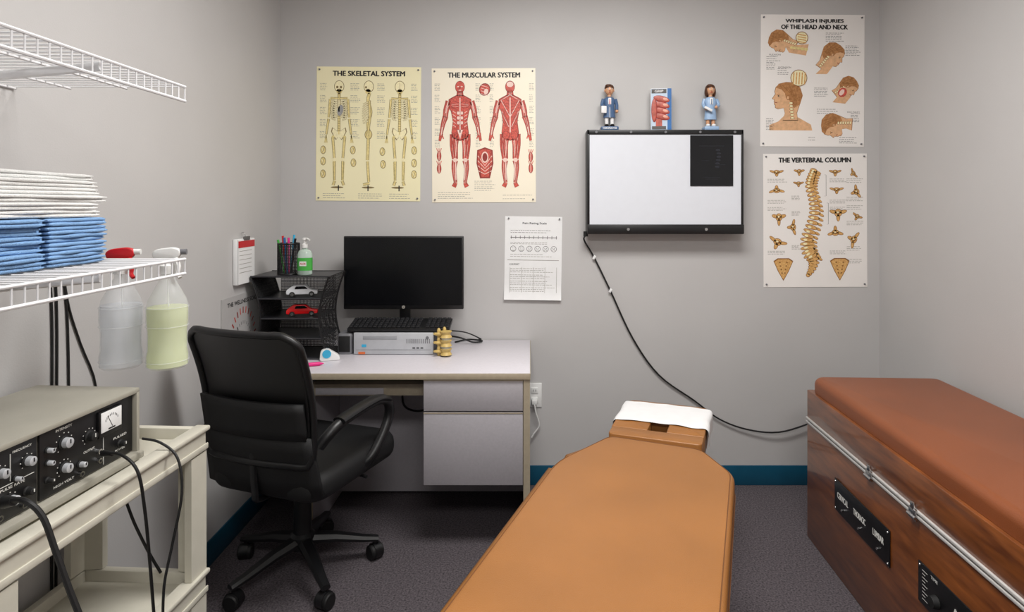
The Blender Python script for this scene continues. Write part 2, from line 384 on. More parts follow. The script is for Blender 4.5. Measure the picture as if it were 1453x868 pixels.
def muscle(a, cx, top, H, back):
    q = H/152.0
    X = lambda x: cx+x*q
    Y = lambda y: top+y*q
    def limb(pts, w, w2, L=2):
        a.stroke(pts, (w+1)*q, MUSD, L, (w2+1)*q, 3); a.stroke(pts, w*q, MUS, L+1, w2*q, 3)
        if w > 5:
            n = 5
            for j in range(n):
                f = (j+.5)/n*2-1
                off = [(p[0]+f*(w+(w2-w)*i/(len(pts)-1))*q*.42, p[1]+(1 if j % 2 else -1)) for i, p in enumerate(pts)]
                a.stroke(off, .6, MUSL if j % 2 else MUSD, L+2, .3, 3)
    a.ell(cx, Y(8.5), 7*q, 8.8*q, MUSD, 3); a.ell(cx, Y(8.5), 6.3*q, 8*q, MUS, 4)
    a.ell(cx, Y(5), 4.8*q, 4*q, MUSL if back else MUS, 5)
    if not back:
        for sx in (-2.6, 2.6): a.ell(X(sx), Y(8), 1.5*q, .9*q, MUSL, 6)
        a.stroke([(cx, Y(8)), (cx, Y(11.5))], 1.2, MUSD, 6); a.stroke([(X(-2), Y(13.3)), (X(2), Y(13.3))], 1, MUSL, 6)
    limb([(cx, Y(14)), (cx, Y(24))], 7.5, 10)
    tor = [(-5, 20), (-16, 26), (-18, 33), (-13, 44), (-10.5, 58), (-12.5, 74), (-11, 82), (0, 86)]
    tor = tor+[(-x, y) for x, y in tor[::-1][1:]]
    a.poly([(X(x), Y(y)) for x, y in tor], MUSD, 3); a.poly([(X(x*.93), Y(52+(y-52)*.96)) for x, y in tor], MUS, 4)
    for sx in (-1, 1):
        limb([(X(sx*16), Y(29)), (X(sx*20), Y(42)), (X(sx*21), Y(52))], 8.5, 6)
        limb([(X(sx*21), Y(51)), (X(sx*24.5), Y(62)), (X(sx*27), Y(75))], 7.5, 3.4)
        limb([(X(sx*27), Y(75)), (X(sx*29.5), Y(86))], 4.6, 2.4); a.stroke([(X(sx*26), Y(77)), (X(sx*23.8), Y(83))], 1.6, MUS, 3)
        a.stroke([(X(sx*25), Y(66)), (X(sx*27.4), Y(78))], 1.2, MUSL, 5)
        limb([(X(sx*7.5), Y(77)), (X(sx*9), Y(92)), (X(sx*7.5), Y(112))], 14, 7.5)
        a.ell(X(sx*7.4), Y(113.5), 3.2*q, 3*q, MUSL, 6)
        limb([(X(sx*7.6), Y(114)), (X(sx*9), Y(126)), (X(sx*6.8), Y(146))], 8, 4)
        limb([(X(sx*6.6), Y(146)), (X(sx*9.5), Y(152))], 4.5, 5.5)
        a.stroke([(X(sx*6.5), Y(116)), (X(sx*6.2), Y(142))], 1.3, MUSL, 6)
        a.stroke([(X(sx*5), Y(86)), (X(sx*6.5), Y(108))], .8, MUSL, 6); a.stroke([(X(sx*11), Y(84)), (X(sx*9), Y(107))], .8, MUSD, 6)
        a.stroke([(X(sx*16.5), Y(28)), (X(sx*20.5), Y(46))], 1, MUSL, 6, k=2)
        if back:
            a.stroke([(X(0), Y(20)), (X(sx*13), Y(28)), (X(0), Y(52))], .9, MUSL, 6)
            for i in range(5): a.stroke([(X(sx*1), Y(28+i*5)), (X(sx*(12-i)), Y(27+i*4))], .45, MUSD, 6)
            for i in range(4): a.stroke([(X(sx*2), Y(70-i*3)), (X(sx*(12-i*.5)), Y(56-i*5))], .45, MUSD, 6)
            a.ell(X(sx*6), Y(78), 5.2*q, 6.2*q, MUSD, 6); a.ell(X(sx*6), Y(78), 4.6*q, 5.6*q, MUS, 7)
            a.stroke([(X(sx*12), Y(44)), (X(sx*2), Y(66))], .8, MUSL, 6)
        else:
            a.ell(X(sx*7), Y(34), 6.8*q, 5.2*q, MUSD, 5); a.ell(X(sx*7), Y(34), 6.2*q, 4.6*q, MUS, 6)
            for i in range(4): a.stroke([(X(sx*2), Y(31+i*2)), (X(sx*12), Y(33+i*.8))], .4, MUSL if i % 2 else MUSD, 7)
            for i in range(4): a.ell(X(sx*2.7), Y(46+i*7), 2.3*q, 2.9*q, MUSD, 6); a.ell(X(sx*2.7), Y(46+i*7), 1.8*q, 2.4*q, MUSL if i < 3 else MUS, 7)
            for i in range(5): a.stroke([(X(sx*6), Y(46+i*5)), (X(sx*10.5), Y(43+i*5))], .7, MUSL, 6)
    a.stroke([(cx, Y(24)), (cx, Y(74))], 1.5, MUSL, 7)
    if not back: a.poly([(X(-4), Y(70)), (X(4), Y(70)), (X(0), Y(84))], MUSL, 7)

a = Art(147, 190, CREAM2)
a.lab("THE MUSCULAR SYSTEM", 74, 9.5, 102, 7, bold=0.035)
muscle(a, 40, 18, 150, False); muscle(a, 111, 18, 150, True)
a.ell(75, 30, 8, 9, MUSD, 1, .3); a.ell(75, 30, 6.6, 7.6, MUS, 2, .3); a.ell(77, 33, 3, 4, MUSL, 3, .3)
for y in range(24, 38, 4): a.stroke([(70, y), (80, y+3)], .6, MUSL, 4)
a.poly([(64, 116), (75, 112), (86, 116), (87, 135), (82, 156), (68, 156), (63, 135)], MUSD, 1)
a.poly([(66, 117), (75, 114), (84, 117), (85, 134), (80, 154), (70, 154), (65, 134)], MUS, 2)
a.ell(75, 126, 5, 8, MUSL, 3); a.ell(75, 126, 3.5, 6, MUSD, 4)
for i in range(4): a.stroke([(65, 124+i*7), (75, 138+i*4), (85, 124+i*7)], 1, MUSL, 3)
for sx in (-1, 1): a.stroke([(75+sx*8, 120), (75+sx*6, 152)], .8, MUSD, 5)
for (x, y) in [(10, 124), (10, 142), (140, 126), (140, 142)]:
    a.ell(x, y, 3.2, 7, MUSD, 1); a.ell(x, y, 2.4, 6, MUS, 2); a.stroke([(x, y-6), (x, y+6)], .9, MUSL, 3)
    for dx in (-3, -1, 1, 3): a.stroke([(x+dx*.6, y-6), (x+dx*1.2, y-11)], .8, MUS, 2)
for (x0, x1) in [(4, 12), (62, 70), (82, 88), (138, 145)]:
    for yy in range(22, 104, 16): a.lines(x0, yy, x1, yy+9, 5)
for yy in (160, 168): a.lines(60, yy, 90, yy+5, 3)
a.lines(8, 176, 60, 184, 4); a.lines(100, 180, 142, 185, 2)
a.place("anatomy_poster", "ivory poster of two red muscle figures titled THE MUSCULAR SYSTEM", "poster", 613, 97, rot=-0.004)

PROF = [(.45, 0), (.25, .04), (.12, .15), (.08, .3), (.1, .38), (.02, .5), (0, .54), (.07, .57), (.06, .63), (.08, .66), (.06, .7), (.1, .75), (.1, .83), (.2, .88), (.38, .84), (.42, 1.0), (.36, 1.25), (.85, 1.25), (.82, 1.0), (.9, .75), (.98, .45), (.9, .18), (.7, .03)]
HAIR = [(.45, -.03), (.2, .03), (.12, .17), (.3, .22), (.42, .35), (.45, .5), (.58, .6), (.72, .85), (.93, .72), (1.02, .42), (.93, .14), (.7, -.02)]
def head(a, cx, cy, sz, rot=0, flip=1, L=1, hair=HAIRP, shoulders=False):
    def T(p):
        x = (p[0]-.5)*sz*flip; y = (p[1]-.5)*sz
        return (cx+x*math.cos(rot)-y*math.sin(rot), cy+x*math.sin(rot)+y*math.cos(rot))
    if shoulders: a.poly([T(p) for p in [(.4, 1.1), (.2, 1.3), (-.1, 1.42), (-.1, 1.6), (1.35, 1.6), (1.3, 1.4), (.85, 1.15)]], SKIN, L)
    a.poly([T((.5+(x-.5)*1.04, .5+(y-.5)*1.03)) for x, y in PROF], GOLDD, L); a.poly([T(p) for p in PROF], SKIN, L+1)
    a.poly([T(p) for p in HAIR], hair, L+2)
    for i in range(4): a.stroke([T((.3+i*.13, .06)), T((.55+i*.09, .3+i*.06)), T((.75+i*.04, .6))], .5, GOLDD, L+3, k=3)
    a.stroke([T((.14, .4)), T((.24, .38))], .9, HAIRP, L+3); a.ell(*T((.2, .44)), sz*.03, sz*.02, INK, L+3)
    a.stroke([T((.07, .66)), T((.16, .67))], .8, MUSD, L+3); e = T((.52, .5)); a.ell(e[0], e[1], sz*.05, sz*.08, GOLDD, L+3, rot); a.ell(e[0], e[1], sz*.035, sz*.06, SKIN, L+4, rot)
    for i in range(6):
        p = T((.62+.01*i, .68+i*.1)); a.ell(p[0], p[1], sz*.075, sz*.04, GOLDD, L+3, rot); a.ell(p[0], p[1], sz*.06, sz*.03, BONEL, L+4, rot)

a = Art(147, 187, POSW)
a.lab("WHIPLASH INJURIES", 76, 9.5, 82, 6.2, bold=0.04); a.lab("OF THE HEAD AND NECK", 76, 17.5, 94, 6.2, bold=0.04)
head(a, 27, 38, 31, -1.15); a.poly([(34, 44), (68, 42), (64, 58), (40, 54)], SKIN, 1)
for i in range(5): a.ell(44+i*5, 47+i*.6, 2.8, 2.2, BONE, 8)
a.ell(58, 33, 9, 9, GOLDD, 7); a.ell(58, 33, 8, 8, BONEL, 8); [a.stroke([(52, 28+i*3.4), (64, 30+i*3.4)], 1.5, GOLD, 9) for i in range(4)]
head(a, 102, 57, 33, .6, -1); a.poly([(78, 84), (96, 66), (103, 72), (94, 84)], SKIN, 3)
head(a, 38, 118, 42, 0, 1, shoulders=True)
a.ell(54, 90, 12, 12, GOLDD, 7); a.ell(54, 90, 11, 11, CREAM, 8); [a.stroke([(47+i*4, 82), (46+i*4, 99)], 1.8, GOLD, 9) for i in range(5)]
head(a, 124, 102, 28, .9, -1); a.poly([(102, 124), (114, 110), (128, 116), (120, 126)], SKIN, 3); a.ell(116, 110, 6, 7, MUS, 6, .6); a.ell(115, 110, 3, 5, MUSL, 7, .6)
head(a, 104, 157, 34, -1.5, 1)
for (x, y, w, n) in [(92, 26, 26, 6), (8, 60, 20, 3), (120, 44, 22, 7), (24, 77, 16, 4), (76, 104, 20, 6), (8, 148, 12, 8), (128, 140, 14, 6), (68, 174, 10, 2), (80, 134, 30, 3), (8, 68, 14, 5), (112, 174, 28, 4)]:
    if n: a.lines(x, y, x+w, y+n*1.9, n, MIDINK)
a.lab("FLEXION", 20, 57, 16, 2.2, MIDINK, bold=0); a.lab("EXTENSION", 34, 75, 18, 2.2, MIDINK, bold=0); a.lab("DISC INJURY", 132, 138, 18, 2.2, MIDINK, bold=0)
a.place("anatomy_poster", "white poster of tan head profiles titled WHIPLASH INJURIES", "poster", 1079, 21, rot=0.006)

a = Art(147, 189, POSW)
a.lab("THE VERTEBRAL COLUMN", 73, 9, 102, 6.8, bold=0.04)
path = smooth_path([(72, 24, 0), (68, 34, 0), (66, 46, 0), (71, 64, 0), (73, 84, 0), (68, 104, 0), (62, 122, 0), (64, 138, 0), (71, 150, 0), (69, 162, 0), (63, 172, 0)], 3)
N = len(path)
for i, p in enumerate(path):
    t = i/(N-1); w = 5+7.5*t if t < .75 else 10*(1-(t-.75)*3.0)
    d = path[min(i+1, N-1)]-path[max(i-1, 0)]; r = math.atan2(d.y, d.x)-pi/2
    a.ell(p.x, p.y, w+.6, 3.1, GOLDD, 2, r); a.ell(p.x, p.y, w, 2.3, GOLD, 3, r)
    if t < .8:
        a.ell(p.x+w+1, p.y+3, 4.4, 2.0, GOLDD, 1, .5); a.ell(p.x+w+1, p.y+2.6, 3.8, 1.5, GOLD, 3, .5)
        a.ell(p.x-w*.3, p.y, w*.3, 1.5, BONEL, 4, r)
def vert(x, y, sx, sy, rot=0):
    for (dx, dy, rx, ry, rr) in [(0, 0, .5, .5, 0), (-.7, -.15, .5, .2, .3), (.7, -.15, .5, .2, -.3), (0, .65, .2, .5, 0)]:
        c, q = math.cos(rot), math.sin(rot); X = dx*sx*c-dy*sy*q; Yy = dx*sx*q+dy*sy*c
        a.ell(x+X, y+Yy, rx*sx+.7, ry*sy+.7, GOLDD, 1, rr+rot); a.ell(x+X, y+Yy, rx*sx, ry*sy, GOLD, 2, rr+rot)
    a.ell(x, y, .28*sx, .28*sy, GOLDD, 3); a.ell(x-.05*sx, y-.08*sy, .16*sx, .14*sy, BONEL, 4)
for (x, y, sx, sy, r) in [(19, 26, 8, 5, 0), (51, 25, 6, 5, 0), (19, 52, 9, 6, 3.1), (50, 42, 6, 4, 0), (22, 90, 8, 10, 0), (42, 104, 9, 7, 1.5), (20, 125, 11, 9, .4), (102, 26, 7, 5, 0), (104, 51, 8, 5, 0), (132, 54, 8, 7, 1.2), (106, 84, 10, 10, 0), (102, 112, 9, 8, 3.1), (133, 89, 6, 5, .5), (128, 122, 10, 8, 2.0), (128, 28, 6, 4, 1)]:
    vert(x, y, sx, sy, r)
for x in (28, 108):
    sac = [(x-14, 152), (x-8, 148), (x+8, 148), (x+14, 152), (x+8, 166), (x+3, 175), (x, 180), (x-3, 175), (x-8, 166)]
    a.poly(sac, GOLDD, 1); a.poly([(x+(u-x)*.9, 163+(v-163)*.9) for u, v in sac], GOLD, 2)
    for j in range(4):
        for sx in (-1, 1): a.ell(x+sx*(5-j), 154+j*5, 1.2, 1.0, GOLDD, 3)
for (x0, x1) in [(6, 34), (94, 120)]:
    for yy in (36, 66, 76, 138): a.lines(x0, yy, x1, yy+4, 3)
for yy in (36, 62, 74, 96, 132, 150): a.lines(118, yy, 142, yy+5, 3)
for yy in (60, 82, 130): a.lines(40, yy, 54, yy+5, 4)
a.stroke([(87, 30), (89, 30), (89, 60), (87, 60)], .5, MIDINK); a.stroke([(90, 70), (92, 70), (92, 100), (90, 100)], .5, MIDINK)
a.place("anatomy_poster", "white poster of golden spine drawings titled THE VERTEBRAL COLUMN", "poster", 1083, 218, rot=-0.004)

# paper sheet pinned to the wall
a = Art(81, 118, PAPER, th=0.001, curl=True)
a.lab("Pain Rating Scale", 42, 10, 34, 3.6, INK, bold=0.01)
a.lines(8, 20, 74, 23, 2, MIDINK); a.stroke([(8, 30), (74, 30)], .9, MIDINK)
for i in range(11): a.stroke([(9+i*6.4, 27.5), (9+i*6.4, 32)], .7, MIDINK)
for i in range(6):
    a.ell(12+i*11.5, 46, 4.2, 4.2, MIDINK, 1); a.ell(12+i*11.5, 46, 3.6, 3.6, PAPER, 2); a.stroke([(10+i*11.5, 48), (12+i*11.5, 48.8-i*.5), (14+i*11.5, 48)], .7, MIDINK, 3)
    for dx in (-1.2, 1.2): a.ell(12+i*11.5+dx, 45, .5, .5, MIDINK, 3)
a.lines(8, 37, 74, 39, 2, GREYINK); a.lines(8, 54, 74, 57, 2, GREYINK); a.stroke([(4, 62), (77, 62)], .8, GREYINK); a.lab("COMFORT", 14, 68, 14, 2.4, INK, bold=0)
for y in (74, 83, 92, 101): a.lines(8, y, 74, y+5, 3, GREYINK)
for i in range(5): a.stroke([(8+i*16.5, 72), (8+i*16.5, 108)], .4, GREYINK)
for v in a.v:   # lower part of the sheet curls off the wall
    if v.z < -0.12: v.y -= (abs(v.z+0.12))**2*2.0
ob = a.place("instruction_sheet", "white printed paper sheet pinned on grey wall beside monitor", "paper", 716, 307, pins=False, rot=0.015)
for (ax, ay) in [(5, 3), (77, 3)]:
    p = a.P(ax, ay); b = MB(); b.cyl(p, p+Vector((0, -0.006, 0)), 0.004, GREYP, n=10); b.build("pushpin", parent=ob)

# ---------------------------------------------------------------- x-ray view box
VX, VZ = 0.6465, 1.488; VW, VH, VD = 0.747, 0.498, 0.088
vb = thing("xray_view_box", "black framed wall light box with white viewing panel and dark film", "light box", (VX, BW-VD/2-0.001, VZ))
b = MB(); b.box((0, 0.004, 0), (VW, VD-0.008, VH), BLACK, 0.004)
b.box((0, -VD/2, VH/2-0.012), (VW, 0.012, 0.024), BLACK, 0.003); b.box((0, -VD/2-0.004, -VH/2+0.023), (VW, 0.02, 0.046), BLACK, 0.004)
for sx in (-1, 1): b.box((sx*(VW/2-0.006), -VD/2, 0), (0.012, 0.012, VH), BLACK, 0.003)
for i in range(5): b.cyl((-0.33+i*0.165, -VD/2-0.012, VH/2-0.012), (-0.33+i*0.165, -VD/2-0.005, VH/2-0.012), 0.006, GREYP, n=12)
b.build("frame", parent=vb)
b = MB(); b.box((0, -VD/2-0.001, 0.011), (VW-0.024, 0.004, VH-0.07), VIEW); b.build("viewing_panel", parent=vb)
for x in (-0.18, 0.19):
    b = MB(); b.cyl((x, -VD/2-0.024, -VH/2+0.023), (x, -VD/2-0.012, -VH/2+0.023), 0.007, CHROME, n=14); b.build("knob", parent=vb)
b = MB(); fx = (1009.5-944)/297; fz = -(228-258)/297
b.box((fx, -VD/2-0.0055, fz), (0.205, 0.002, 0.242), FILM)
p0 = Vector((fx, -VD/2-0.0072, fz))
for (x, z, w, h) in [(0, .07, .12, .002), (-.03, .0, .035, .002), (.05, -.02, .03, .002), (0, -.08, .08, .002), (0, -.088, .06, .0015)]: b.box(p0+Vector((x, 0, z)), (w, .0006, h), FILMG)
for i in range(6): b.sph(p0+Vector((.03+.004*math.sin(i), 0, .05-i*.016)), (.012, .0006, .006), FILMG, 10)
b.build("xray_film", label="dark x-ray film clipped on a white light box", category="x-ray film", loc=(VX, BW-VD/2-0.001, VZ))
b = MB(); pts = [S(831, 334, 2.94), S(829, 341, 2.975), S(843, 365, 2.99), S(866, 412, 2.99), S(898, 480, 2.99), S(935, 532, 2.99), S(985, 568, 2.99), S(1020, 594, 2.985), S(1060, 609, 2.98), S(1105, 613, 2.97), S(1150, 600, 2.97), S(1185, 585, 2.98)]
b.tube(pts, 0.004, RUBBER, k=5)
for i in (2, 3): b.box(pts[i]+Vector((0, -.004, 0)), (.012, .006, .02), PAPER, .002, ry=0.5)
b.cyl(pts[0]+Vector((0, 0, -.004)), pts[0]+Vector((0, 0, .02)), .011, RUBBER, n=12)
b.shift(-Vector(vb.location))
b.build("power_cord", parent=vb, label="black power cord with white tape")

# ---------------------------------------------------------------- figurines on the light box
TOPZ = VZ+VH/2
def ring(cx, cy, z, rx, ry, n=20): return [(cx+rx*math.cos(2*pi*i/n), cy+ry*math.sin(2*pi*i/n), z) for i in range(n)]
def figurine(x, man):
    lab = "painted male doctor figurine in blue coat on light box" if man else "painted woman figurine with long brown hair and light blue uniform"
    t = thing("figurine", lab, "figurine", (x, BW-0.05, TOPZ+0.0005), 0.0)
    b = MB(); b.box((0, 0, .009), (.085 if man else .07, .055, .018), CFBLUE if man else CFLBLUE, .004)
    if man: b.text("CHIROPRACTOR", .066, .008, PAPER, Matrix.Translation((0, -.0282, .009)) @ Matrix.Rotation(pi/2, 4, 'X'), .02)
    b.build("base", parent=t)
    coat = CFBLUE if man else CFLBLUE; leg = PAPER if man else CFSKIN
    b = MB()
    for sx in (-1, 1):
        b.loft([ring(sx*.013, 0, .022, .008, .009), ring(sx*.013, 0, .05, .009, .01), ring(sx*.012, 0, .09, .012, .013)], leg)
        b.sph((sx*.014, -.007, .024), (.011, .017, .008), BROWNSHOE if man else PAPER, 12)
    z0 = .062 if man else .052
    b.loft([ring(0, 0, z0, .030, .02), ring(0, 0, .09, .027, .018), ring(0, 0, .12, .024, .017), ring(0, 0, .145, .03, .018), ring(0, 0, .158, .022, .014), ring(0, 0, .163, .009, .009)], coat)
    b.loft([ring(0, 0, .16, .009, .009), ring(0, 0, .178, .009, .009)], CFSKIN)
    b.box((0, -.0165, .14), (.014, .006, .032), PAPER, .002); b.box((0, -.019, .138), (.004, .004, .026), RED if man else CFBLUE, .001)
    if man: b.box((0, -.0185, .085), (.002, .004, .05), PAPER)
    b.tube([(-.028, 0, .152), (-.036, -.004, .125), (-.03, -.02, .105)], (.0095, .007), coat, k=3)
    b.tube([(.028, 0, .152), (.036, 0, .125), (.035, -.008, .098)] if man else [(.028, 0, .152), (.038, -.004, .125), (.024, -.022, .112)], (.0095, .007), coat, k=3)
    b.sph((-.026, -.024, .102), .008, CFSKIN, 10); b.sph((.035, -.01, .092) if man else (.02, -.025, .11), .008, CFSKIN, 10)
    b.build("body", parent=t)
    b = MB()
    if man: b.box((-.03, -.03, .098), (.026, .008, .034), PAPER, .002, rz=.2)
    else: b.box((-.02, -.034, .1), (.04, .01, .012), PAPER, .002, ry=.5)
    b.build("clipboard" if man else "held_towel", parent=t)
    b = MB(); b.sph((0, 0, .195), (.021, .021, .025), CFSKIN, 20); b.sph((0, -.021, .192), (.004, .005, .005), CFSKIN, 8)
    for sx in (-1, 1):
        b.sph((sx*.021, 0, .194), (.004, .005, .007), CFSKIN, 8); b.sph((sx*.008, -.0185, .199), (.0035, .003, .003), PAPER, 8); b.sph((sx*.008, -.0205, .199), (.0018, .0015, .0018), INK, 8)
        b.box((sx*.008, -.0185, .2055), (.008, .003, .0015), CFHAIR)
    b.box((0, -.0188, .183), (.009, .003, .002), RED); b.build("head", parent=t)
    b = MB()
    b.sph((0, .004, .207), (.0235, .0225, .019), CFHAIR, 18); b.sph((-.006, -.011, .2155), (.015, .011, .008), CFHAIR, 12)
    if not man:
        for sx in (-1, 1): b.sph((sx*.019, .004, .188), (.008, .016, .024), CFHAIR, 12)
        b.sph((0, .014, .185), (.02, .01, .028), CFHAIR, 14)
    else: b.sph((0, .01, .197), (.0215, .014, .02), CFHAIR, 14)
    b.build("hair", parent=t)
figurine((865-752)/294, True); figurine((1009-752)/294, False)
# product box printed with a hand
t = thing("product_box", "upright white and blue box printed with a gripping hand", "box", ((938-752)/294, BW-0.05, TOPZ+0.0005), -0.12)
HAND = mat("printed_hand", (176,84,70), .4, var=.25, scale=60); HANDL = mat("printed_hand_light", (222,160,140), .4); PB = mat("pale_blue_print", (186,202,220), .4)
b = MB(); b.box((0, 0, .1), (.098, .055, .2), PAPER, .002)
b.box((-.008, -.0278, .1), (.080, .001, .196), PB)
b.box((.039, -.0280, .1), (.018, .001, .198), BLUEP); b.box((.0493, 0, .1), (.001, .052, .196), BLUEP)
b.box((-.010, -.0284, .186), (.070, .001, .020), MIDINK); b.text("GRIP", .04, .011, PAPER, Matrix.Translation((-.010, -.0292, .186)) @ Matrix.Rotation(pi/2, 4, 'X'), .02)
for i in range(4):
    z = .148-i*.028
    b.sph((.002, -.0288, z), (.040, .0016, .0155), MUSD, 18, Matrix.Rotation(.25, 4, 'Y')); b.sph((.002, -.0293, z+.001), (.037, .0016, .0125), HAND, 18, Matrix.Rotation(.25, 4, 'Y')); b.sph((.020, -.0305, z-.001), (.013, .0012, .007), HANDL, 12, Matrix.Rotation(.25, 4, 'Y'))
b.sph((-.032, -.0299, .095), (.015, .0014, .058), MUSD, 14); b.sph((-.033, -.0303, .095), (.012, .0014, .054), HAND, 14)
b.box((-.01, -.0288, .034), (.03, .001, .04), HAND); b.box((-.01, -.0294, .011), (.066, .001, .014), MIDINK)
b.build("carton", parent=t)

# ---------------------------------------------------------------- left wall items
t = thing("notepad", "white notepad with red header hanging on grey wall", "notepad", (LW, 2.59, 1.045))
b = MB(); b.box((.012, 0, .095), (.02, .15, .19), PAPER, .002)
for i in range(4): b.box((.0225+.0004*i, 0, .095), (.0008, .149, .186), PAPER)
b.box((.0245, 0, .168), (.001, .146, .028), RED)
for i in range(6): b.box((.0244, -.01, .14-i*.018), (.0006, .11, .0018), GREYINK)
b.build("pad", parent=t)
b = MB(); b.box((.024, 0, .192), (.008, .05, .016), MIDINK, .002); b.tube([(.003, 0, .215), (.015, 0, .215), (.018, 0, .196)], .002, CHROME, k=3); b.build("clip", parent=t)

PLAQ = mat("pale_grey_card", (178,176,175), .45, var=.03)
a = Art(104, 82, PLAQ, th=.003)
for i in range(13):
    th = pi*(.08+.84*i/12); c, q = math.cos(th), math.sin(th)
    a.stroke([(52-30*c, 62-38*q), (52-36*c, 62-46*q)], 2.2, MUS if i % 2 else MUSD, 1)
    a.stroke([(52-20*c, 62-25*q), (52-23*c, 62-29*q)], 1, MIDINK, 1)
a.stroke([(52, 64), (36, 38)], 1.2, INK, 2); a.ell(52, 64, 3, 3, INK, 2); a.lab("THE WELLNESS SCALE", 52, 9, 78, 5, INK, bold=.02); a.lines(10, 72, 94, 77, 2, MIDINK)
ob = a.build("gauge_chart", label="pale grey card with red dial marks leaning against wall on desk", category="chart", loc=(LW+.001, 2.6, .8577), recalc=False)
ob.rotation_euler = (0, 0, pi/2)

# wall outlet
t = thing("wall_outlet", "white wall outlet with plugged cords beside the desk", "outlet", (0.022, BW, EYE-(560-290)/288.0))
b = MB(); b.box((0, -.003, 0), (.072, .006, .118), WHITE, .002); b.build("cover_plate", parent=t)
for z in (-.024, .024):
    b = MB(); b.box((0, -.0075, z), (.034, .004, .03), WHITE, .004); b.box((-.006, -.0098, z), (.002, .001, .01), INK); b.box((.006, -.0098, z), (.002, .001, .01), INK); b.build("socket", parent=t)
b = MB(); b.box((.022, BW-.022, .415), (.026, .024, .024), WHITE, .004); b.tube([(.022, BW-.03, .405), (.03, BW-.03, .36), (.045, BW-.02, .3), (.02, BW-.02, .26), (.008, BW-.02, .24)], .004, WHITE, k=5)
b.build("extension_cord", label="white plug and cord hanging from wall outlet", category="extension cord")

# ---------------------------------------------------------------- desk
D0 = 2.40; DT = .715
desk = thing("office_desk", "grey laminate office desk with beige edges and hanging drawers", "desk", (-.612, 2.695, 0))
def dk(name, fn):
    b = MB(); fn(b); b.shift((.612, -2.695, 0)); return b.build(name, parent=desk)
def f(b):
    b.box2(-1.218, 0, D0+.004, 2.99, DT-.026, DT, LAM, .0015); b.box2(-1.218, 0, D0, D0+.004, DT-.026, DT-.002, EDGE, .001)
    b.box2(-.0005, .002, D0, 2.99, DT-.026, DT-.002, EDGE)
dk("desktop", f)
dk("side_panel", lambda b: (b.box2(-.026, 0, D0+.012, 2.96, 0, DT-.0265, LAMD), b.box2(-.026, 0, D0+.006, D0+.012, 0, DT-.0265, EDGE)))
dk("side_panel", lambda b: (b.box2(-.93, -.905, D0+.14, 2.96, 0, DT-.0265, LAMD), b.box2(-.93, -.905, D0+.134, D0+.14, 0, DT-.0265, EDGE)))
dk("modesty_panel", lambda b: b.box2(-.904, -.027, 2.89, 2.908, 0.02, DT-.0265, LAMD))
dk("drawer_pedestal", lambda b: b.box2(-.422, -.027, D0+.03, 2.86, .27, DT-.027, LAMD))
def drw(b, z0, z1):
    b.box2(-.421, -.028, D0+.008, D0+.03, z0, z1, LAMD, .0015)
    b.box2(-.421, -.028, D0+.0065, D0+.0085, z1-.004, z1, EDGE)
dk("drawer", lambda b: drw(b, .563, .686)); dk("drawer", lambda b: drw(b, .270, .557))
dk("center_drawer", lambda b: (b.box2(-.90, -.43, D0+.1, 2.85, .595, .642, EDGE, .003), b.box2(-.88, -.60, D0+.096, D0+.1, .600, .628, LAMD, .002)))

# monitor
mon = thing("computer_monitor", "black widescreen monitor switched off standing on small computer", "monitor", (-.594, 2.87, .8125))
b = MB(); b.box((0, 0, .247), (.563, .022, .343), BLACK, .004); b.box((0, .02, .247), (.4, .025, .24), BLACK, .01); b.build("bezel", parent=mon)
b = MB(); b.box((0, -.0115, .253), (.549, .002, .318), SCREEN); b.build("screen", parent=mon)
b = MB()
b.lathe([(.0075, 0), (.0075, .0012)], GREYINK, 20, Matrix.Translation((0, -.0112, .086)) @ Matrix.Rotation(pi/2, 4, 'X'))
b.text("hp", .008, .008, INK, Matrix.Translation((0, -.0126, .086)) @ Matrix.Rotation(pi/2, 4, 'X')); b.build("logo_badge", parent=mon)
b = MB(); b.box((0, .025, .07), (.05, .02, .13), BLACK, .006); b.box((0, .02, .006), (.2, .13, .011), BLACK, .004); b.build("stand", parent=mon)

# desktop computer
pc = thing("desktop_computer", "flat silver desktop computer lying on desk under monitor", "computer", (-.604, 2.70, DT+.0005))
b = MB(); b.box((0, .147, .049), (.353, .28, .09), BLACK, .003); b.build("case", parent=pc)
b = MB(); b.box((0, 0, .049), (.353, .014, .096), SILVER, .004)
b.box((-.06, -.0072, .075), (.15, .002, .016), mat("optical_drive_grey", (150,152,156), .4), .001); b.box((.0, -.0072, .022), (.33, .001, .0015), GREYP)
for i in range(12): b.box((.06+i*.009, -.0072, .06), (.0035, .001, .020), GREYP)
b.box((-.13, -.0075, .04), (.02, .002, .012), CYAN); b.cyl((.15, -.007, .075), (.15, -.009, .075), .007, GREYP, n=14)
for i in range(3): b.box((.09+i*.018, -.0075, .03), (.012, .001, .005), INK)
b.box((-.14, -.0075, .008), (.03, .001, .01), mat("orange_sticker", (214,110,60), .4)); b.build("front_panel", parent=pc)

# keyboard
kb = thing("keyboard", "black keyboard resting on top of desktop computer", "keyboard", (-.585, 2.765, .8135))
T = Matrix.Rotation(.2, 4, 'X')
b = MB(); b.box((0, 0, .01), (.455, .125, .016), BLACK, .004); b.v = [T @ v+Vector((0, 0, .011)) for v in b.v]
for x in (-.2, .2): b.box((x, .045, .011), (.03, .01, .02), BLACK, .002)
b.build("case", parent=kb)
b = MB(); b.box((0, 0, 0), (.017, .017, .007), mat("key_plastic", (30,30,33), .5), .002); k0 = b.build("key", parent=kb); first = True
for r in range(5):
    for c in range(21):
        if c == 15: continue
        o = k0 if first else k0.copy()
        if not first: o.parent = kb; scene.collection.objects.link(o)
        first = False
        o.location = T @ Vector((-.213+c*.0213, -.045+r*.0225, .021))+Vector((0, 0, .011)); o.rotation_euler = (.2, 0, 0)

